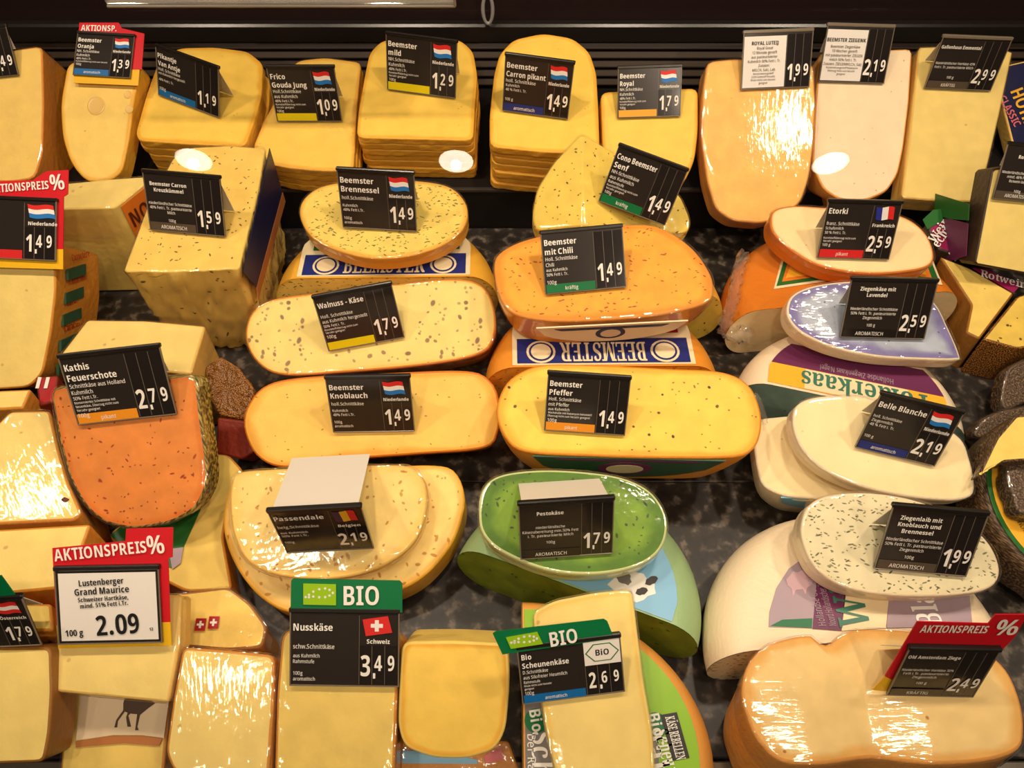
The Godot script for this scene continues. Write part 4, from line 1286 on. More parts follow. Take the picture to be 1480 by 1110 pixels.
# printed paper on the lower rind of a half round
func underside_print(t: Node3D, id: String, x0: float, y0: float, x1: float, y1: float, depth: float, m0: String, m1: String) -> void:
	var p: Dictionary = planes[id]
	var a := hit(p, x0, y0)
	var b := hit(p, x1, y1)
	var x := (b - a).normalized()
	var lp := {"o": a, "x": x, "y": p.n, "n": Vector3.ZERO}
	lp.n = x.cross(lp.y)
	lp.y = lp.n.cross(x)
	var L := a.distance_to(b)
	var pts := PackedVector2Array()
	var pin := PackedVector2Array()
	for k in 17:
		var u := k / 16.0
		var d := depth * sqrt(maxf(0.0, 1.0 - pow(u * 2.0 - 1.0, 2.0)))
		pts.append(Vector2(u * L, -0.004 - d))
		pin.append(Vector2(lerpf(0.12, 0.88, u) * L, -0.009 - d * 0.8))
	part(t, "rind_label", plate(lp, pts, 0.0032, 0.002), M[m0])
	part(t, "rind_label_band", plate(lp, PackedVector2Array([pin[0], pin[16], pin[16] + Vector2(-0.01, -0.006), pin[0] + Vector2(0.01, -0.006)]), 0.0038, 0.002), M[m1])
	var c := PackedVector2Array()
	for k in 20:
		c.append(Vector2(L / 2, -depth * 0.55) + Vector2(cos(TAU * k / 20) * 1.3, sin(TAU * k / 20)) * depth * 0.32)
	part(t, "rind_label_seal", plate(lp, c, 0.0042, 0.002), M[m1])
	var c2 := PackedVector2Array()
	for k in 20:
		c2.append(Vector2(L / 2, -depth * 0.55) + Vector2(cos(TAU * k / 20) * 1.3, sin(TAU * k / 20)) * depth * 0.22)
	part(t, "rind_label_seal", plate(lp, c2, 0.0046, 0.002), M.l_kraft)

# ---------------------------------------------------------------- right side
func cheeses_right() -> void:
	var w := wheel({"n": "halved_cheese", "id": "r2", "lb": "orange-rinded half wheel with green bordered triangular label under the French flag slice", "L": [1056, 462], "R": [1392, 428], "h": 0.085, "H": 0.1, "face": "basque", "rind": "r_deep"})
	var t: Node3D = w.t
	for q in [[[1118, 418, 1131, 370, 1160, 330, 1330, 330, 1362, 412, 1240, 400], "l_cream", 0.0006], [[1122, 414, 1134, 372, 1162, 334, 1328, 334, 1357, 407, 1240, 397], "l_green", 0.001], [[1130, 408, 1140, 374, 1166, 340, 1324, 340, 1346, 402, 1240, 392], "l_orange", 0.0014], [[1135, 403, 1146, 374, 1170, 343, 1320, 343, 1338, 398, 1240, 388], "l_yellow", 0.0018]]:
		part(t, "label_field", plate(w.top, pix(w.top, q[0]), q[2], 0.0005), M[q[1]])
	film_twist(t, [[1075, 366], [1068, 392], [1062, 420], [1056, 448], [1046, 470]], 0.1, 0.011)
	film_twist(t, [[1044, 470], [1062, 482], [1085, 486]], 0.06, 0.015)
	cheese({"n": "cheese_slice", "id": "r1", "lb": "ivory slice with orange rind in film under French flag card 2.59", "a": [1232, 348, 0.155, 73], "sm": true, "o": [1113, 322, 1118, 304, 1146, 297, 1190, 299, 1250, 302, 1304, 312, 1336, 334, 1350, 364, 1344, 384, 1310, 393, 1250, 396, 1186, 385, 1144, 362, 1120, 340], "T": 0.036, "face": "basque", "rind": "r_deep", "mg": Color(0.95, 0.66, 0.34), "mw": 0.003, "film": 0.9})
	w = wheel({"n": "halved_cheese", "id": "r4", "lb": "white waxed half wheel with purple and yellow script label under the lavender slice", "L": [1068, 550], "R": [1410, 622], "h": 0.095, "H": 0.1, "face": "blue_paste", "rind": "r_white"})
	t = w.t
	strip(w, t, "label_strip", 0.004, 0.042, 0.125, 0.12, "l_yellow", 0.0004)
	strip(w, t, "label_strip", 0.005, 0.041, 0.125, 0.07, "l_cream", 0.0008)
	strip(w, t, "label_strip", 0.042, 0.085, 0.125, 0.12, "l_purple", 0.0004)
	letters(t, "label_lettering", [["Polderkaas", font_s, 0.044, 0.17, Vector2(0.01, 0.022), 1, 1.0, PI]], w.top, 0.0014, "l_script")
	letters(t, "label_lettering", [["Hollandse Ziegenkaas Nagel", font_r, 0.014, 0.1, Vector2(0.0, 0.05), 1, 1.0, PI]], w.top, 0.0014, "l_lilac")
	cheese({"n": "cheese_slice", "id": "r3", "fm": "film_across", "lb": "teardrop grey-blue lavender cheese slice with violet edge and white rind in film", "a": [1255, 465, 0.155, 71], "sm": true, "o": [1137, 448, 1146, 426, 1180, 412, 1240, 406, 1310, 412, 1350, 436, 1372, 476, 1387, 512, 1384, 520, 1340, 520, 1270, 516, 1210, 504, 1166, 486, 1144, 468], "T": 0.03, "face": "lavender", "rind": "r_white", "mg": Color(0.44, 0.34, 0.66), "mw": 0.023, "film": 1.5, "streak": [700.0, 700.0]})
	t = cheese({"n": "cheese_slice", "id": "r6", "lb": "large smooth ivory goat cheese half lying under the blue banded card slice", "a": [1240, 660, 0.095, 74], "o": [1086, 606, 1150, 600, 1250, 592, 1340, 640, 1370, 690, 1366, 720, 1300, 726, 1190, 722, 1130, 717, 1100, 702, 1092, 664], "r": 0.02, "T": 0.085, "half": true, "face": "goat", "rind": "r_white"})
	underside_print(t, "r6", 1130, 715, 1280, 722, 0.05, "l_sky", "l_cream")
	cheese({"n": "cheese_slice", "id": "r5", "lb": "smooth ivory goat cheese slice on top, carrying blue banded 2.19 flag card", "a": [1275, 650, 0.14, 72], "sm": true, "o": [1146, 602, 1158, 581, 1195, 572, 1255, 575, 1325, 598, 1385, 630, 1402, 664, 1409, 700, 1402, 718, 1368, 723, 1300, 716, 1236, 700, 1184, 674, 1154, 640], "T": 0.028, "face": "goat", "rind": "r_white", "film": 0.4})
	w = wheel({"n": "halved_cheese", "id": "r8", "lb": "white waxed half wheel with violet and green script label under herb goat slice", "L": [1034, 948], "R": [1462, 905], "h": 0.095, "H": 0.1, "face": "goat_herb", "rind": "r_white"})
	t = w.t
	part(t, "label_photo", plate(w.top, pix(w.top, [1111, 906, 1112, 885, 1122, 850, 1140, 822, 1170, 800, 1182, 820, 1174, 908]), 0.0006, 0.0006), M.l_lilac, "lilac picture of a goat")
	part(t, "label_goat", plate(w.top, pix(w.top, [1138, 846, 1136, 838, 1142, 832, 1146, 826, 1152, 828, 1160, 824, 1168, 830, 1176, 836, 1172, 846, 1166, 850, 1164, 860, 1160, 852, 1150, 853, 1146, 862, 1144, 852]), 0.001, 0.0005), M.l_goat)
	part(t, "label_meadow", plate(w.top, pix(w.top, [1113, 905, 1130, 896, 1174, 894, 1173, 908]), 0.001, 0.0005), M.l_emerald)
	part(t, "label_band", plate(w.top, pix(w.top, [1174, 909, 1180, 840, 1222, 860, 1216, 912]), 0.0008, 0.0006), M.l_purple)
	part(t, "label_field", plate(w.top, pix(w.top, [1216, 912, 1221, 855, 1284, 868, 1280, 908]), 0.0008, 0.0006), M.l_cream)
	part(t, "label_field", plate(w.top, pix(w.top, [1281, 908, 1284, 868, 1400, 850, 1405, 905]), 0.0008, 0.0006), M.l_lilac)
	var lv := hit2(w.top, 1236, 908)
	letters(t, "label_lettering", [["Wilde", font_s, 0.05, 0.1, lv, 0, 1.0, 1.45]], w.top, 0.0018, "l_script")
	lv = hit2(w.top, 1345, 905)
	letters(t, "label_lettering", [["Blanche", font_s, 0.04, 0.1, lv, 0, 1.0, 1.5]], w.top, 0.0018, "flag_white")
	lv = hit2(w.top, 1188, 905)
	letters(t, "label_lettering", [["Hollandse Geitenkaas", font_r, 0.012, 0.07, lv, 0, 1.0, 1.5], ["Noord Hollandischer Ziegenkäse", font_r, 0.012, 0.07, hit2(w.top, 1203, 905), 0, 1.0, 1.5]], w.top, 0.0018, "l_lilac")
	cheese({"n": "cheese_slice", "id": "r7", "lb": "oval white goat cheese slice dense with dark herbs under 1.99 card", "a": [1300, 788, 0.148, 77], "sm": true, "o": [1158, 764, 1168, 732, 1198, 716, 1255, 712, 1320, 722, 1380, 746, 1424, 778, 1444, 815, 1440, 842, 1412, 856, 1350, 862, 1280, 860, 1220, 848, 1182, 824, 1164, 794], "T": 0.034, "face": "goat_herb", "rind": "r_white", "mg": Color(1.05, 1.0, 0.92), "mw": 0.004, "film": 1.0})
	# pieces at the right end
	t = cheese({"n": "cheese_wedge", "id": "e1", "lb": "pale wedge with dark brown waxed side standing behind wine-marbled pieces", "a": [1465, 320, 0.178, 46], "o": [1434, 244, 1560, 225, 1560, 405, 1482, 396, 1408, 382], "r": 0.004, "T": 0.045, "ext": Vector3(0, -0.8, -1), "face": "pale", "rind": "r_black"})
	var ep := {"o": hit(planes.e1, 1412, 350), "x": planes.e1.n, "y": planes.e1.y, "n": -planes.e1.x}
	part(t, "side_label", plate(ep, PackedVector2Array([Vector2(-0.1, -0.03), Vector2(-0.02, -0.02), Vector2(-0.02, 0.03), Vector2(-0.1, 0.05)]), 0.004, 0.001), M.l_purple)
	part(t, "side_label", plate(ep, PackedVector2Array([Vector2(-0.12, 0.05), Vector2(-0.02, 0.035), Vector2(-0.02, 0.06), Vector2(-0.12, 0.09)]), 0.004, 0.001), M.l_green)
	t = cheese({"n": "cheese_pack", "id": "e2", "lb": "wrapped piece with green and magenta printed label behind ivory French flag slice", "a": [1362, 340, 0.11, 70], "o": [1338, 322, 1350, 304, 1372, 300, 1382, 360, 1392, 372, 1356, 360], "r": 0.004, "T": 0.06, "ext": DOWN, "face": "l_magenta", "rind": "r_black", "fn": "printed_label", "rn": "body"})
	part(t, "label_field", plate(planes.e2, pix(planes.e2, [1333, 318, 1348, 304, 1370, 302, 1372, 314, 1340, 332]), 0.0016, 0.001), M.l_green)
	part(t, "label_field", plate(planes.e2, pix(planes.e2, [1370, 366, 1384, 360, 1390, 372, 1380, 378]), 0.0016, 0.001), M.l_kraft)
	letters(t, "label_lettering", [["Wein", font_s, 0.02, 0.06, hit2(planes.e2, 1344, 350), 0, 1.0, 0.9], ["echäll", font_s, 0.02, 0.06, hit2(planes.e2, 1350, 356), 0, 1.0, 0.9]], planes.e2, 0.003, "flag_white")
	t = cheese({"n": "cheese_wedge", "id": "e3", "lb": "dull yellow wedge with magenta red wine label lying beside orange-rinded wheel", "a": [1405, 430, 0.085, 80], "o": [1358, 370, 1400, 386, 1466, 424, 1416, 490, 1396, 480, 1404, 440], "r": 0.004, "T": 0.08, "ext": DOWN, "face": "hard", "rind": "r_brown"})
	part(t, "top_label", plate(planes.e3, pix(planes.e3, [1405, 388, 1425, 390, 1475, 412, 1464, 424]), 0.0016, 0.001), M.l_magenta)
	letters(t, "label_lettering", [["Rotwein", font_s, 0.02, 0.07, hit2(planes.e3, 1416, 396), 0, 1.0, -0.35]], planes.e3, 0.003, "flag_white")
	cheese({"n": "cheese_wedge", "id": "e4", "lb": "yellow wedge with peppery crust at the right end of the counter", "a": [1465, 460, 0.085, 80], "o": [1470, 428, 1560, 400, 1560, 490, 1470, 504, 1420, 490], "r": 0.004, "T": 0.08, "ext": DOWN, "face": "peppercrust", "rind": "r_crust"})
	cheese({"n": "cheese_wedge", "id": "e5", "fm": "film_crinkle", "lb": "brown basket-patterned wedge in film below the peppery wedge", "a": [1475, 560, 0.06, 66], "sm": true, "o": [1452, 548, 1472, 524, 1560, 500, 1580, 560, 1500, 575, 1452, 590], "T": 0.028, "face": "r_wax", "rind": "r_wax", "wob": 0.003, "film": 1.5, "fn": "waxed_front"})
	cheese({"n": "cheese_wedge", "id": "e6", "fm": "film_crinkle", "lb": "brown herringbone-rinded wedge in film beside the white waxed wheel", "a": [1440, 600, 0.07, 66], "o": [1420, 606, 1446, 594, 1500, 584, 1500, 604, 1448, 618, 1416, 634, 1406, 626], "r": 0.008, "T": 0.03, "face": "r_wax", "rind": "r_wax", "wob": 0.003, "film": 1.8, "fn": "waxed_front"})
	cheese({"n": "cheese_wedge", "id": "e7", "lb": "olive yellow sheep cheese wedge above the yellow ringed wheel", "a": [1460, 630, 0.165, 78], "o": [1412, 690, 1440, 632, 1468, 600, 1560, 596, 1560, 660, 1450, 668], "r": 0.004, "T": 0.018, "face": "hard", "rind": "r_wax"})
	ringed_wheel()

func film_twist(t: Node3D, path: Array, h: float, r: float) -> void:
	var rings := []
	var n := path.size()
	for i in (n - 1) * 6 + 1:
		var f := i / 6.0
		var k := mini(int(f), n - 2)
		var a := at_height(path[k][0], path[k][1], h)
		var b := at_height(path[k + 1][0], path[k + 1][1], h)
		var c := a.lerp(b, f - k)
		var d := (b - a).normalized()
		var u := d.cross(Vector3.UP).normalized()
		var v := u.cross(d)
		var ring := PackedVector3Array()
		for j in 18:
			var q := TAU * j / 18
			var rad := r * (0.75 + 0.9 * noise.get_noise_3d(i * 40.0, cos(q) * 90.0, sin(q) * 90.0 + h * 999.0))
			ring.append(c + (u * cos(q) + v * sin(q)) * rad)
		rings.append(ring)
	part(t, "film_twist", ring_mesh(rings, true, 0.35, true), M.crumple, "crumpled clear film end")

func ringed_wheel() -> void:
	var p := make_plane(1575, 724, 0.105, 80, 0)
	planes.e8 = p
	var R := 0.134
	var t := thing("whole_cheese", "dark wax sheep cheese wheel with yellow and green ring label at right end", "cheese", p.o - p.n * 0.1)
	var rings := []
	for q in [[0.02, 0.0], [0.9, 0.0], [0.97, -0.006], [1.0, -0.02], [1.0, -0.06], [0.96, -0.07]]:
		var ring := PackedVector3Array()
		for k in 72:
			var b := TAU * k / 72
			var v: Vector2 = Vector2(cos(b), sin(b)) * R * q[0]
			ring.append(at3(p, v, q[1] + (0.0022 * sin(k * PI / 1.5) if q[1] < -0.01 else 0.0)))
		rings.append(ring)
	part(t, "waxed_body", ring_mesh(rings, true), M.r_wax)
	for q in [[0.62, 0.885, "l_yellow", 0.0012], [0.3, 0.62, "l_teal", 0.001], [0.885, 0.93, "l_green", 0.001]]:
		var rr := []
		for f in [q[1], q[0]]:
			var ring := PackedVector3Array()
			for k in 72:
				var b := TAU * k / 72
				ring.append(at3(p, Vector2(cos(b), sin(b)) * R * f, q[3]))
			rr.append(ring)
		part(t, "ring_label", ring_mesh(rr, false), M[q[2]])
	for k in 9:
		var b := deg_to_rad(130 + k * 14)
		var c := Vector2(cos(b), sin(b)) * R * 0.75
		var tx := Vector2(-sin(b), cos(b))
		if k % 2 == 0:
			var pts := PackedVector2Array()
			for s in [[-1, -1], [1, -1], [1, 1], [-1, 1]]:
				pts.append(c + tx * (0.012 * s[0]) + Vector2(cos(b), sin(b)) * (0.0095 * s[1]))
			part(t, "ring_badge", plate(p, pts, 0.0018, 0.0006), M.l_green)
			letters(t, "badge_lettering", [["Gran", font_b, 0.009, 0.02, c + Vector2(cos(b), sin(b)) * -0.003, 1, 0.9, b + PI / 2], ["Cigaral", font_b, 0.009, 0.02, c + Vector2(cos(b), sin(b)) * 0.004, 1, 0.9, b + PI / 2]], p, 0.0024, "l_yellow")
		else:
			letters(t, "ring_lettering", [["MANCHEGO", font_r, 0.011, 0.03, c, 1, 0.9, b + PI / 2]], p, 0.002, "l_black")
	cheese({"n": "cheese_wedge", "id": "e9", "lb": "brown waxed wedge in film lying on the yellow ringed wheel", "on": "e8", "dz": 0.03, "sm": true, "o": [1456, 690, 1462, 664, 1490, 652, 1560, 640, 1560, 740, 1480, 742, 1464, 715], "T": 0.027, "face": "r_wax", "rind": "r_wax", "wob": 0.002, "film": 1.5, "fn": "waxed_front"})

# ---------------------------------------------------------------- front row
func cheeses_front() -> void:
	var t: Node3D
	cheese({"n": "cheese_block", "id": "f1b", "lb": "golden block top behind the Austrian flag card at front corner", "a": [20, 895, 0.135, 84], "o": [-110, 876, 30, 872, 74, 872, 77, 912, -110, 914], "r": 0.004, "T": 0.1, "ext": DOWN, "face": "hard", "rind": "r_kraft"})
	cheese({"n": "cheese_block", "id": "f1", "lb": "pale front block with dark printed side below the Austrian flag card", "a": [10, 1015, 0.115, 64], "o": [-110, 937, 74, 935, 76, 1000, 72, 1060, 64, 1102, -110, 1108], "r": 0.008, "T": 0.05, "face": "pale", "rind": "r_brown"})
	cheese({"n": "cheese_block", "id": "f2", "lb": "smooth yellow hard cheese block behind and below white 2.09 card", "a": [165, 935, 0.125, 70], "o": [84, 858, 262, 860, 260, 930, 244, 1016, 160, 1008, 80, 1000, 82, 930], "r": 0.004, "T": 0.03, "face": "pale", "rind": "r_pale", "film": 0.4})
	t = cheese({"n": "cheese_wedge", "id": "f2b", "lb": "film-wrapped wedge with printed deer label under the 2.09 block", "a": [170, 1055, 0.045, 70], "o": [97, 990, 246, 1000, 236, 1120, 86, 1120], "r": 0.006, "T": 0.04, "face": "hard", "rind": "r_kraft", "film": 0.8})
	var p: Dictionary = planes.f2b
	part(t, "deer_label", plate(p, pix(p, [119, 995, 246, 1005, 238, 1066, 205, 1062, 165, 1062, 111, 1070]), 0.0022, 0.001), M.l_kraft)
	part(t, "label_border", plate(p, pix(p, [111, 1071, 165, 1063, 205, 1063, 236, 1067, 231, 1078, 180, 1074, 111, 1080]), 0.0024, 0.001), M.l_brown)
	part(t, "deer_print", plate(p, pix(p, [182, 1009, 190, 1006, 218, 1011, 226, 1016, 215, 1024, 204, 1033, 200, 1050, 202, 1055, 197, 1055, 200, 1032, 190, 1031, 187, 1034, 191, 1050, 186, 1050, 184, 1036, 187, 1028, 182, 1028, 172, 1042, 171, 1051, 167, 1051, 170, 1040, 180, 1026, 180, 1016]), 0.003, 0.0005), M.l_brown3)
	part(t, "green_strip", plate(p, pix(p, [84, 1010, 93, 1005, 88, 1072, 78, 1075]), 0.002, 0.001), M.l_emerald)
	cheese({"n": "cheese_block", "id": "f3", "fm": "film_down", "lb": "plain front block with streaked bright film between deer wedge and nut cheese", "a": [325, 1020, 0.105, 71.5, 8], "o": [264, 935, 330, 940, 397, 947, 396, 1010, 388, 1125, 252, 1118, 239, 1088, 250, 1010], "r": 0.008, "T": 0.085, "ext": Vector3(0, -1, -0.25), "face": "pale", "rind": "r_kraft", "film": 1.3, "streak": [200.0, 2200.0]})
	cheese({"n": "cheese_block", "id": "f4", "lb": "pale nut cheese block under green topped Swiss flag card 3.49", "a": [487, 1010, 0.105, 64], "o": [408, 912, 440, 905, 574, 906, 577, 920, 573, 1040, 570, 1130, 396, 1130, 400, 1000], "r": 0.012, "T": 0.085, "ext": Vector3(0, -1, -0.25), "face": "hard", "rind": "r_kraft", "film": 1.0, "streak": [700.0, 900.0]})
	cheese({"n": "cheese_block", "id": "f5", "lb": "rounded yellow block in film between nut cheese and gray labelled wheel", "a": [655, 1010, 0.11, 62], "o": [580, 927, 655, 926, 734, 930, 737, 990, 731, 1055, 716, 1084, 676, 1097, 625, 1096, 584, 1080, 575, 1050, 577, 990], "r": 0.012, "T": 0.085, "ext": Vector3(0, -1, -0.55), "face": "mild", "rind": "hard", "mg": dry, "mw": 0.006})
	t = cheese({"n": "cheese_wedge", "id": "f5b", "fm": "film_crinkle", "lb": "crumpled film wedge with blue and pink print below the rounded yellow block", "a": [660, 1100, 0.02, 74], "o": [566, 1070, 735, 1070, 756, 1130, 560, 1130], "r": 0.004, "T": 0.03, "ext": DOWN, "face": "r_kraft", "rind": "r_kraft", "fn": "wrapper", "film": 2.5})
	p = planes.f5b
	part(t, "label_field", plate(p, pix(p, [570, 1084, 640, 1086, 690, 1098, 690, 1104, 572, 1103]), 0.0016, 0.001), M.l_sky)
	part(t, "label_field", plate(p, pix(p, [700, 1092, 725, 1080, 728, 1098, 702, 1104]), 0.0016, 0.001), M.l_pink)
	# organic wheel half, cut side to the left
	var R := 0.17
	var w := wheel({"n": "halved_cheese", "id": "f6b", "lb": "orange-rinded half wheel with lime and gray label under organic barn cheese slab", "world": [Vector3(0.012, S, -0.194 - R), Vector3(0.012, S, -0.194 + R)], "h": 0.09, "H": 0.09, "rim": 0.02, "bs": 1.2, "face": "pale", "rind": "r_natural"})
	t = w.t
	var tp: Dictionary = w.top
	for q in [[0.15, "l_lime", 0.0006], [0.115, "l_grey", 0.0012]]:
		var pts := PackedVector2Array()
		for k in 33:
			var b := PI * k / 32
			pts.append(Vector2(cos(b), sin(b) * 1.2) * q[0] + Vector2(0, 0.002))
		part(t, "label_field", plate(tp, pts, q[2], 0.0006), M[q[1]])
	for s in [[0.135, 62, 0.011, "l_cream"], [0.135, 28, 0.011, "l_cream"]]:
		var b := deg_to_rad(s[1])
		var c: Vector2 = Vector2(cos(b), sin(b) * 1.2) * s[0]
		part(t, "label_badge", plate(tp, PackedVector2Array([c + Vector2(-0.011, -0.01), c + Vector2(0.009, -0.011), c + Vector2(0.011, 0.009), c + Vector2(-0.009, 0.011)]), 0.0014, 0.0005), M.l_cream)
		part(t, "label_badge_mark", plate(tp, PackedVector2Array([c + Vector2(-0.007, -0.006), c + Vector2(0.0, -0.002), c + Vector2(0.006, -0.006), c + Vector2(0.006, 0.006), c + Vector2(0.0, 0.002), c + Vector2(-0.007, 0.006)]), 0.002, 0.0004), M.seal_green)
	# black plate and writing run along the camera-facing direction of the half disc
	var a0 := hit2(tp, 966, 1032)
	var a1 := hit2(tp, 984, 1098)
	var dir := (a1 - a0).normalized()
	var nrm := Vector2(-dir.y, dir.x)
	part(t, "name_plate", plate(tp, PackedVector2Array([a0 - nrm * 0.009, a1 - nrm * 0.009, a1 + nrm * 0.009, a0 + nrm * 0.009]), 0.002, 0.0006), M.l_black)
	letters(t, "label_lettering", [["KÄSE REBELLEN", font_s, 0.014, a0.distance_to(a1) * 0.94, a0 + dir * 0.003, 0, 1.0, dir.angle()]], tp, 0.0024, "flag_white")
	letters(t, "label_lettering", [["Scheunen", font_s, 0.022, 0.06, hit2(tp, 955, 1055), 0, 1.0, dir.angle()], ["fall", font_s, 0.026, 0.05, hit2(tp, 942, 1062), 0, 1.0, dir.angle()], ["Scheunen", font_s, 0.03, 0.12, hit2(tp, 783, 1058), 0, 1.0, 0.0], ["Der Rahmige", font_r, 0.012, 0.09, hit2(tp, 768, 1062), 0, 1.0, 0.0]], tp, 0.002, "flag_white")
	for s in [[775, 1042], [948, 1048]]:
		var c := hit2(tp, s[0], s[1])
		var pts := PackedVector2Array()
		for k in 20:
			pts.append(c + Vector2(cos(TAU * k / 20), sin(TAU * k / 20)) * 0.0125)
		part(t, "organic_dot", plate(tp, pts, 0.0018, 0.0005), M.bio_green)
		letters(t, "dot_lettering", [["Bio", font_b, 0.017, 0.022, c, 1, 1.0, dir.angle()]], tp, 0.0022, "flag_white")
	cheese({"n": "cheese_piece", "id": "f6", "lb": "tall pale organic barn cheese slab on gray and lime labelled wheel", "a": [860, 985, 0.138, 78], "o": [770, 884, 800, 868, 860, 856, 914, 851, 920, 900, 930, 980, 944, 1060, 948, 1130, 806, 1130, 788, 1050, 776, 960], "r": 0.008, "T": 0.03, "face": "pale", "rind": "pale", "mg": Color(0.97, 0.86, 0.6), "mw": 0.006, "film": 0.8})
	cheese({"n": "cheese_piece", "id": "f7", "fm": "film_across", "lb": "broad notched aged goat cheese with amber edge under red promotion card 2.49", "a": [1275, 1005, 0.12, 76], "sm": true, "o": [1072, 1000, 1080, 962, 1104, 935, 1140, 922, 1172, 918, 1184, 928, 1200, 930, 1222, 914, 1250, 908, 1320, 912, 1400, 928, 1450, 962, 1474, 1010, 1480, 1056, 1470, 1084, 1420, 1100, 1340, 1104, 1262, 1096, 1190, 1104, 1130, 1100, 1096, 1070, 1080, 1036], "T": 0.105, "ext": Vector3(0, -1, 0.14), "N": 120, "face": "old_goat", "rind": "r_natural", "mg": Color(0.93, 0.7, 0.42), "mw": 0.014, "ridge": [1240, 910, 1266, 1098, -0.007, 0.06], "film": 1.1, "streak": [900.0, 300.0]})

# ---------------------------------------------------------------- price cards
func cards() -> void:
	var AK := "black price card reading 1.39 with flag and red promotion backing"
	card({"id": "k1", "host": "b1", "q": [-78, 38, 8, 40, 28, 109, -62, 118], "lb": "black price card ending in 49 at the counter end beside red backed card", "text": ["T:Gouda", "S:Schnittkäse", "s:48% Fett i. Tr.", "s:100g"], "price": "149"})
	card({"id": "k2", "host": "b2", "lift": 0.012, "q": [113, 49, 198, 52, 189, 114, 106, 109], "lb": AK, "band": "b_blue", "bandtext": "aromatisch", "flag": "nl", "land": "Niederlande", "text": ["T:Beemster", "T:Oranja", "S:NH. Schnittkäse", "S:Kuhmilch", "s:48% Fett i.Tr.", "t:Kunststoffüberzug nicht zum Verzehr", "s:100g"], "price": "139",
		"top": [["promotion_backing", "promo_red", [114, 32, 171, 32, 175, 40, 208, 48, 204, 100, 190, 100, 108, 100], -0.0015], ["promotion_backing", "promo_yellow", [106, 100, 201, 100, 199, 123, 106, 119], -0.0016]], "toptext": [["AKTIONSP.", 0.2, 117, 40, 172, 41, -0.0003, "ink_white"]]})
	card({"id": "k3", "host": "b3", "q": [226, 66, 320, 106, 318, 170, 230, 137], "lb": "tilted black price card with blue band reading 1.19 on golden pile", "band": "b_blue", "bandtext": "aromatisch", "text": ["T:Pikantje", "T:Van Antje", "S:Holl. Schnittkäse", "s:mit Kuhmilch hergestellt", "_:0.05", "s:48% Fett i. Tr.", "_:0.1", "S:100g"], "price": "119"})
	card({"id": "k4", "host": "b4", "q": [385, 97, 484, 97, 495, 175, 401, 175], "lb": "black flag price card with yellow band on the low young gouda pile", "band": "b_yellow", "flag": "nl", "land": "Niederlande", "text": ["T:Frico", "T:Gouda Jung", "S:Holl.Schnittkäse", "S:aus Kuhmilch", "s:48% Fett i.Tr.", "t:Kunststoffüberzug nicht zum", "t:Verzehr geeignet", "s:100g"], "price": "109"})
	card({"id": "k5", "host": "b5", "q": [558, 48, 661, 58, 659, 142, 560, 129], "lb": "black flag price card with yellow band on the tall rounded pile", "band": "b_yellow", "flag": "nl", "land": "Niederlande", "text": ["T:Beemster", "T:mild", "S:NH.Schnittkäse", "S:Kuhmilch", "s:48% Fett i.Tr.", "t:Kunststoffüberzug nicht zum", "t:Verzehr geeignet", "s:100g"], "price": "129"})
	card({"id": "k6", "host": "b6", "q": [730, 78, 830, 92, 821, 172, 726, 159], "lb": "black flag price card with navy band reading 1.49 on arched pile", "band": "b_navy", "bandtext": "aromatisch", "flag": "nl", "land": "Niederlande", "text": ["T:Beemster", "T:Carron pikant", "S:holl. Schnittkäse", "s:Kuhmilch", "s:48 % Fett i. Tr.", "_:0.1", "s:100 g"], "price": "149"})
	card({"id": "k7", "host": "b7", "q": [893, 100, 986, 97, 983, 168, 892, 171], "lb": "black flag price card with gold band reading 1.79", "band": "b_gold", "flag": "nl", "land": "Niederlande", "text": ["T:Beemster", "T:Royal", "S:NH.Schnittkäse", "S:Kuhmilch", "s:48% Fett i.Tr.", "t:Kunststoffüberzug nicht zum", "t:Verzehr geeignet", "s:100g"], "price": "179"})
	card({"id": "k8", "host": "b8", "q": [1072, 48, 1176, 41, 1169, 126, 1070, 130], "lb": "price card with typed white sheet on the amber streaky film cheese", "paper": 1, "bar": "acrylic_edge", "centre": true, "text": ["_:0.06", "U:ROYAL LUTEIJ", "s:Royal Goud", "s:12 Monate gereift", "s:aus pasteurisierter", "s:Kuhmilch 50% Fett i. Tr.", "s:Zutaten:", "s:MILCH, Salz, Lab", "t:Konservierungsstoff", "t:E235 Farbstoff Annatto", "t:Rinde nicht zum Verzehr", "t:geeignet"], "price": "199"})
	card({"id": "k9", "host": "b9", "q": [1190, 38, 1293, 39, 1277, 121, 1182, 118], "lb": "price card with typed white sheet on the tall ivory goat cheese", "paper": 1, "bar": "acrylic_edge", "centre": true, "text": ["_:0.12", "U:BEEMSTER ZIEGENK", "_:0.03", "s:Beemster Ziegenkäse", "s:10 Wochen gereift", "s:mit pasteurisierter ZIEGEN", "s:milch 50% Fett i. Tr.", "s:Zutaten: ZIEGENMILCH, Salz", "t:Konservierungsstoff Natamycin", "t:Überzug nicht zum Verzehr", "t:geeignet"], "price": "219"})
	card({"id": "k10", "host": "b10", "q": [1362, 53, 1464, 57, 1431, 131, 1335, 127], "lb": "tilted black price card reading 2.99 with gray word strip", "band": "b_grey", "bandtext": "KRÄFTIG", "bar": "acrylic_edge", "centre": true, "text": ["_:0.05", "U:Gallenhaus Emmental", "_:0.22", "s:Niederländischer Hartkäse 45%", "s:Fett i. Tr. pasteurisierte Milch", "_:0.12", "s:100 g"], "price": "299"})
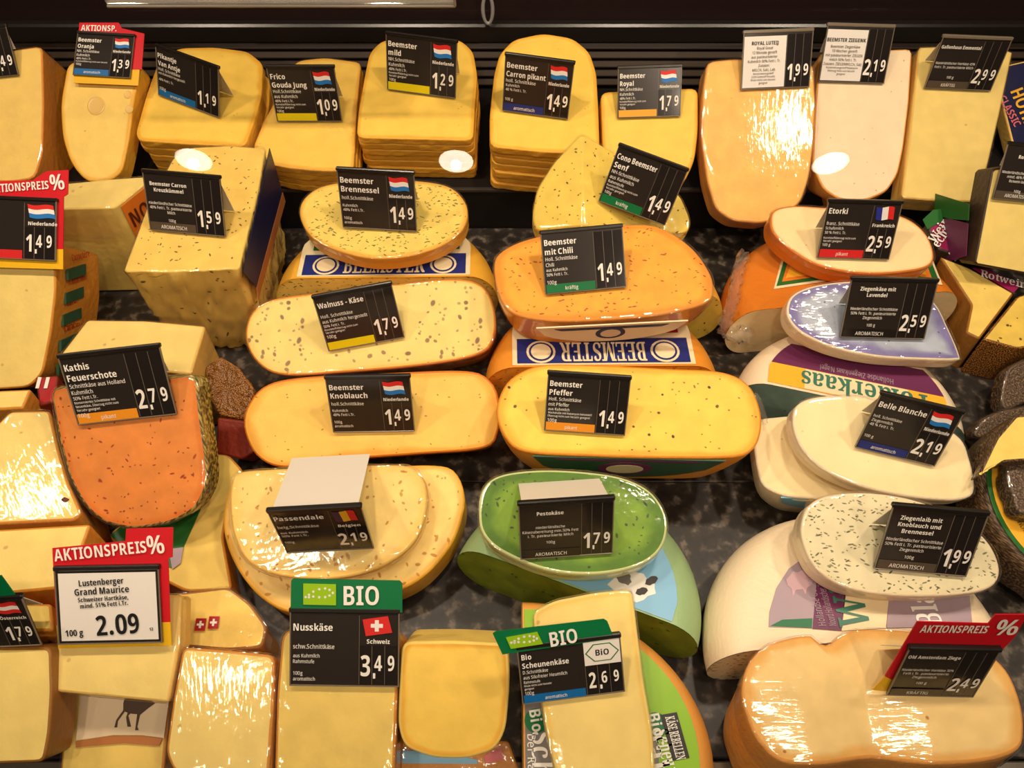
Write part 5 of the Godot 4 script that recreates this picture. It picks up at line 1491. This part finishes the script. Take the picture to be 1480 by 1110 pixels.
	card({"id": "k11", "host": "e1", "q": [1457, 209, 1552, 214, 1532, 297, 1433, 287], "lb": "black price card cut by picture edge on brown waxed wedge", "band": "b_grey", "bandtext": "AROMATISCH", "centre": true, "text": ["_:0.08", "U:Rotwein", "_:0.2", "s:Niederländischer Schnittkäse", "s:mind. 48% Fett i. Tr.", "s:Rotwein bereift", "_:0.1", "s:100g"], "price": "219"})
	card({"id": "k12", "host": "c3", "lift": 0.014, "q": [-72, 287, 84, 290, 82, 378, -72, 371], "lb": "large black flag price card reading 1.49 on red promotion backing", "band": "b_red", "bandtext": "pikant", "flag": "nl", "land": "Niederlande", "split": 0.7, "text": ["T:Vollendamer", "T:Caractére", "s:Schnittkäse", "_:0.1", "s:50% Fett i. Tr.", "t:Kunststoffüberzug nicht zum", "t:Verzehr geeignet"], "price": "149",
		"top": [["promotion_backing", "promo_red", [-85, 264, 46, 260, 66, 247, 98, 245, 97, 280, 91, 284, 90, 360, -85, 360], -0.0018], ["promotion_backing", "promo_yellow", [-85, 360, 90, 360, 90, 389, -85, 384], -0.0018]], "toptext": [["AKTIONSPREIS", 0.19, -16, 273, 70, 267, 0.0, "ink_white"], ["%", 0.36, 72, 264, 96, 262, 0.0, "ink_white"]]})
	card({"id": "k13", "host": "c1", "q": [207, 248, 317, 253, 327, 342, 218, 332], "lb": "black price card reading 1.59 with gray word strip on cumin block", "band": "b_grey", "bandtext": "AROMATISCH", "centre": true, "text": ["_:0.05", "U:Beemster Carron", "U:Kreuzkümmel", "_:0.14", "s:niederländischer Schnittkäse", "s:48% Fett i. Tr. pasteurisierte", "s:Milch", "_:0.06", "s:100g"], "price": "159"})
	card({"id": "k14", "host": "m1", "q": [487, 245, 598, 249, 603, 334, 496, 328], "lb": "black flag price card reading 1.49 on oval nettle slice", "flag": "nl", "land": "Niederlande", "text": ["T:Beemster", "T:Brennessel", "_:0.03", "S:holl.Schnittkäse", "_:0.05", "s:Kuhmilch", "s:48% Fett i.Tr.", "_:0.07", "s:100g", "s:            aromatisch"], "price": "149"})
	card({"id": "k15", "host": "m6", "lift": 0.024, "q": [893, 207, 994, 247, 961, 326, 865, 290], "lb": "strongly tilted black price card with green band on mustard wedge", "band": "b_green", "bandtext": "kräftig", "text": ["T:Cono Beemster", "T:Senf", "S:NH-Schnittkäse", "S:aus Kuhmilch", "s:Rahmstufe", "t:Kunststoffüberzug nicht zum", "t:Verzehr geeignet", "s:100g"], "price": "149"})
	card({"id": "k16", "host": "m7", "q": [777, 338, 899, 325, 905, 415, 788, 426], "lb": "black price card with green band reading 1.49 on orange chili half round", "band": "b_green", "bandtext": "kräftig", "text": ["T:Beemster", "T:mit Chili", "S:Holl. Schnittkäse", "S:Chili", "s:aus Kuhmilch", "s:50% Fett i. Tr.", "_:0.04", "S:100g"], "price": "149"})
	card({"id": "k17", "host": "m3", "q": [450, 429, 567, 410, 585, 487, 475, 507], "lb": "tilted black price card with yellow band reading 1.79 on walnut slice", "band": "b_yellow", "text": ["T:Walnuss - Käse", "_:0.08", "S:Holl. Schnittkäse", "S:aus Kuhmilch hergestellt", "s:50% Fett i. Tr.", "t:Kunststoffüberzug nicht zum", "t:Verzehr geeignet", "S:100g"], "price": "179"})
	card({"id": "k18", "host": "m4", "q": [470, 546, 592, 545, 600, 622, 482, 624], "lb": "black flag price card reading 1.49 on smooth golden garlic slice", "flag": "nl", "land": "Niederlande", "text": ["T:Beemster", "T:Knoblauch", "_:0.03", "S:holl.Schnittkäse", "_:0.04", "s:Kuhmilch", "s:48% Fett i.Tr.", "_:0.06", "s:100g", "s:            aromatisch"], "price": "149"})
	card({"id": "k19", "host": "m9", "q": [790, 540, 912, 547, 903, 629, 786, 621], "lb": "black price card with orange band reading 1.49 on peppercorn half round", "band": "b_orange", "bandtext": "pikant", "text": ["T:Beemster", "T:Pfeffer", "S:Holl. Schnittkäse", "S:mit Pfeffer", "s:aus Kuhmilch", "t:Wachshülle mit Natamycin behandelt", "t:Überzug nicht zum Verzehr geeignet", "S:100g"], "price": "149"})
	card({"id": "k20", "host": "c5", "q": [84, 515, 232, 501, 257, 598, 114, 614], "lb": "large tilted black price card with orange band reading 2.79", "band": "b_orange", "bandtext": "pikant", "text": ["T:Kathis", "T:Feuerschote", "S:Schnittkäse aus Holland", "S:Kuhmilch", "s:50% Fett i.Tr.", "t:Konserviertes Schnittkäse mit", "t:Sesamkäse, Überzug nicht zum", "t:Verzehr geeignet", "S:100g"], "price": "279"})
	card({"id": "k21", "host": "m5", "reach": 1.25, "q": [381, 738, 515, 730, 541, 790, 415, 797], "lb": "steeply leaning black price card with Belgian flag reading 2.19", "flag": "be", "land": "Belgien", "text": ["T:Passendale", "_:0.08", "S:belg.Schnittkäse", "_:0.05", "s:aus Kuhmilch", "s:50% Fett i.Tr.", "_:0.08", "s:100g"], "price": "219"})
	card({"id": "k22", "host": "m10", "reach": 1.15, "q": [749, 728, 888, 720, 885, 798, 752, 807], "lb": "black price card reading 1.79 on green pesto slice", "band": "strip_black", "bandtext": "AROMATISCH", "centre": true, "split": 0.66, "text": ["_:0.04", "U:Pestokäse", "_:0.16", "s:niederländische", "s:Käsezubereitung min.50% Fett", "s:i. Tr. pasteurisierte Milch", "_:0.05", "s:100g"], "price": "179"})
	card({"id": "k23", "host": "r1", "q": [1197, 290, 1304, 293, 1284, 375, 1180, 372], "lb": "black price card with red band and French flag reading 2.59", "band": "b_red", "bandtext": "pikant", "flag": "fr", "land": "Frankreich", "text": ["T:Etorki", "_:0.1", "S:franz. Schnittkäse", "s:Schafsmilch", "s:50 % Fett i. Tr.", "_:0.03", "t:Kunststoffüberzug nicht zum", "t:Verzehr geeignet", "s:100 g"], "price": "259"})
	card({"id": "k24", "host": "r3", "q": [1230, 403, 1353, 407, 1335, 490, 1213, 487], "lb": "black price card reading 2.59 on grey-blue lavender slice", "band": "strip_black", "bandtext": "AROMATISCH", "centre": true, "split": 0.66, "text": ["_:0.02", "U:Ziegenkäse mit", "U:Lavendel", "_:0.15", "s:Niederländischer Schnittkäse", "s:50% Fett i. Tr. pasteurisierte", "s:Ziegenmilch", "_:0.05", "s:100 g"], "price": "259"})
	card({"id": "k25", "host": "r5", "q": [1273, 567, 1392, 598, 1350, 673, 1235, 645], "lb": "tilted black flag price card with navy band reading 2.19 on ivory slice", "band": "b_navy", "bandtext": "aromatisch", "flag": "nl", "land": "Niederlande", "text": ["T:Belle Blanche", "_:0.1", "s:holl. Schnittkäse", "s:Ziegenmilch", "s:48 % Fett i. Tr.", "_:0.14", "s:100 g"], "price": "219"})
	card({"id": "k26", "host": "r7", "q": [1290, 730, 1428, 742, 1395, 832, 1262, 820], "lb": "black price card reading 1.99 on herb-dense white goat slice", "band": "b_grey", "bandtext": "AROMATISCH", "centre": true, "split": 0.66, "text": ["_:0.02", "U:Ziegenlaib mit", "U:Knoblauch und", "U:Brennessel", "_:0.05", "s:Niederländischer Schnittkäse", "s:50% Fett i. Tr. pasteurisierte", "s:Ziegenmilch", "_:0.04", "s:100g"], "price": "199"})
	card({"id": "k27", "host": "f7", "q": [1323, 928, 1455, 935, 1405, 1005, 1280, 1002], "lb": "slanted black price card reading 2.49 on red promotion backing", "band": "strip_black", "bandtext": "KRÄFTIG", "centre": true, "text": ["_:0.02", "U:Old Amsterdam Ziege", "_:0.18", "s:Niederländischer Hartkäse 50%", "s:Fett i.Tr. pasteurisierte", "s:Ziegenmilch", "_:0.05", "s:100 g"], "price": "249",
		"top": [["promotion_backing", "promo_red", [1327, 901, 1430, 904, 1440, 891, 1487, 891, 1468, 924, 1452, 940, 1300, 990, 1280, 980], -0.002], ["promotion_backing", "promo_yellow", [1281, 980, 1300, 985, 1290, 1003, 1262, 1000], -0.0022]], "toptext": [["AKTIONSPREIS", 0.2, 1331, 909, 1428, 910, 0.0, "ink_white"], ["%", 0.42, 1440, 907, 1474, 907, 0.0, "ink_white"]]})
	card({"id": "k28", "host": "f2", "lift": 0.012, "q": [80, 823, 230, 820, 236, 928, 86, 931], "lb": "white price card reading 2.09 on large red promotion backing", "paper_all": 1, "centre": true, "text": ["_:0.03", "S:", "_:0.02"],
		"top": [["promotion_backing", "promo_red", [74, 793, 180, 783, 181, 765, 249, 763, 248, 806, 242, 808, 245, 900, 80, 905], -0.0018], ["promotion_backing", "promo_yellow", [80, 904, 245, 900, 247, 934, 83, 938], -0.0018]], "toptext": [["AKTIONSPREIS", 0.22, 78, 803, 211, 790, 0.0, "ink_white"], ["%", 0.34, 212, 788, 243, 786, 0.0, "ink_white"], ["Lustenberger", 0.115, 116, 842, 187, 837, 0.0032, "ink_black"], ["Grand Maurice", 0.125, 110, 855, 197, 849, 0.0032, "ink_black"], ["Schweizer Hartkäse,", 0.085, 115, 866, 194, 861, 0.0032, "ink_black"], ["mind. 51% Fett i.Tr.", 0.085, 118, 875, 194, 869, 0.0032, "ink_black"], ["100 g", 0.12, 97, 914, 128, 912, 0.0032, "ink_black"], ["2.09", 0.38, 141, 903, 215, 898, 0.0032, "ink_black"], ["12", 0.06, 218, 908, 225, 907, 0.0032, "ink_black"]]})
	card({"id": "k29", "host": "f4", "lift": 0.004, "q": [420, 884, 580, 882, 577, 992, 419, 990], "lb": "black Swiss flag price card reading 3.49 with upright green BIO header", "flag": "swiss", "land": "Schweiz", "text": ["_:0.05", "T:Nusskäse", "_:0.14", "S:schw.Schnittkäse", "_:0.04", "s:aus Kuhmilch", "s:Rahmstufe", "_:0.08", "s:100g", "s:                 aromatisch"], "price": "349",
		"top": [["organic_header", "bio_green", [425, 835, 578, 838, 582, 842, 582, 884, 421, 882, 422, 838], 0.003], ["organic_leaf_field", "bio_lime", [440, 842, 487, 843, 487, 873, 440, 872], 0.0045]], "toptext": [["BIO", 0.36, 498, 859, 565, 859, 0.0047, "ink_white"]]})
	leaf_dots("k29", 463, 858, 17.0, 9.0, 0.0047)
	card({"id": "k30", "host": "f6", "lift": 0.004, "q": [725, 945, 885, 920, 903, 998, 755, 1017], "lb": "tilted black organic seal price card reading 2.69 with green BIO header", "band": "b_blue", "bandtext": "aromatisch", "flag": "bio", "text": ["T:Bio", "T:Scheunenkäse", "S:D.Schnittkäse", "S:aus Silofreier Heumilch", "s:Rahmstufe", "t:Rinde nicht zum Verzehr", "t:geeignet", "S:100g"], "price": "269",
		"top": [["organic_header", "bio_green", [712, 914, 716, 911, 872, 893, 877, 896, 887, 921, 726, 944], 0.003], ["organic_leaf_field", "bio_lime", [731, 919, 776, 911, 784, 928, 738, 935], 0.0045]], "toptext": [["BIO", 0.36, 794, 922, 862, 910, 0.0047, "ink_white"]]})
	leaf_dots("k30", 757, 923, 16.0, 6.0, 0.0047)
	card({"id": "k31", "host": "f1", "lift": 0.004, "q": [-92, 868, 22, 858, 62, 930, -60, 936], "lb": "black Austrian flag price card with green header cut by picture edge", "flag": "at", "land": "Österreich", "text": ["T:Bergkäse", "S:Schnittkäse"], "price": "179",
		"top": [["organic_header", "bio_green", [-110, 838, 4, 829, 24, 857, -92, 867], 0.003]]})

func leaf_dots(id: String, px: float, py: float, rx: float, ry: float, z: float) -> void:
	var t: Node3D = null
	for n in get_children():
		if n.has_meta("category") and n.get_meta("category") == "price card":
			t = n
	var p: Dictionary = planes[id]
	for k in 12:
		var a := TAU * k / 12
		var c := hit2(p, px + cos(a) * rx * (1.0 if k % 6 else 1.15), py + sin(a) * ry * absf(cos(a * 0.5 + 0.4)) + cos(a) * -3.0)
		var pts := PackedVector2Array()
		for j in 10:
			pts.append(c + Vector2(cos(TAU * j / 10), sin(TAU * j / 10)) * 0.0016 * (1.0 if j % 2 else 0.45))
		part(t, "leaf_star", plate(p, pts, z, 0.0004), M.ink_white)
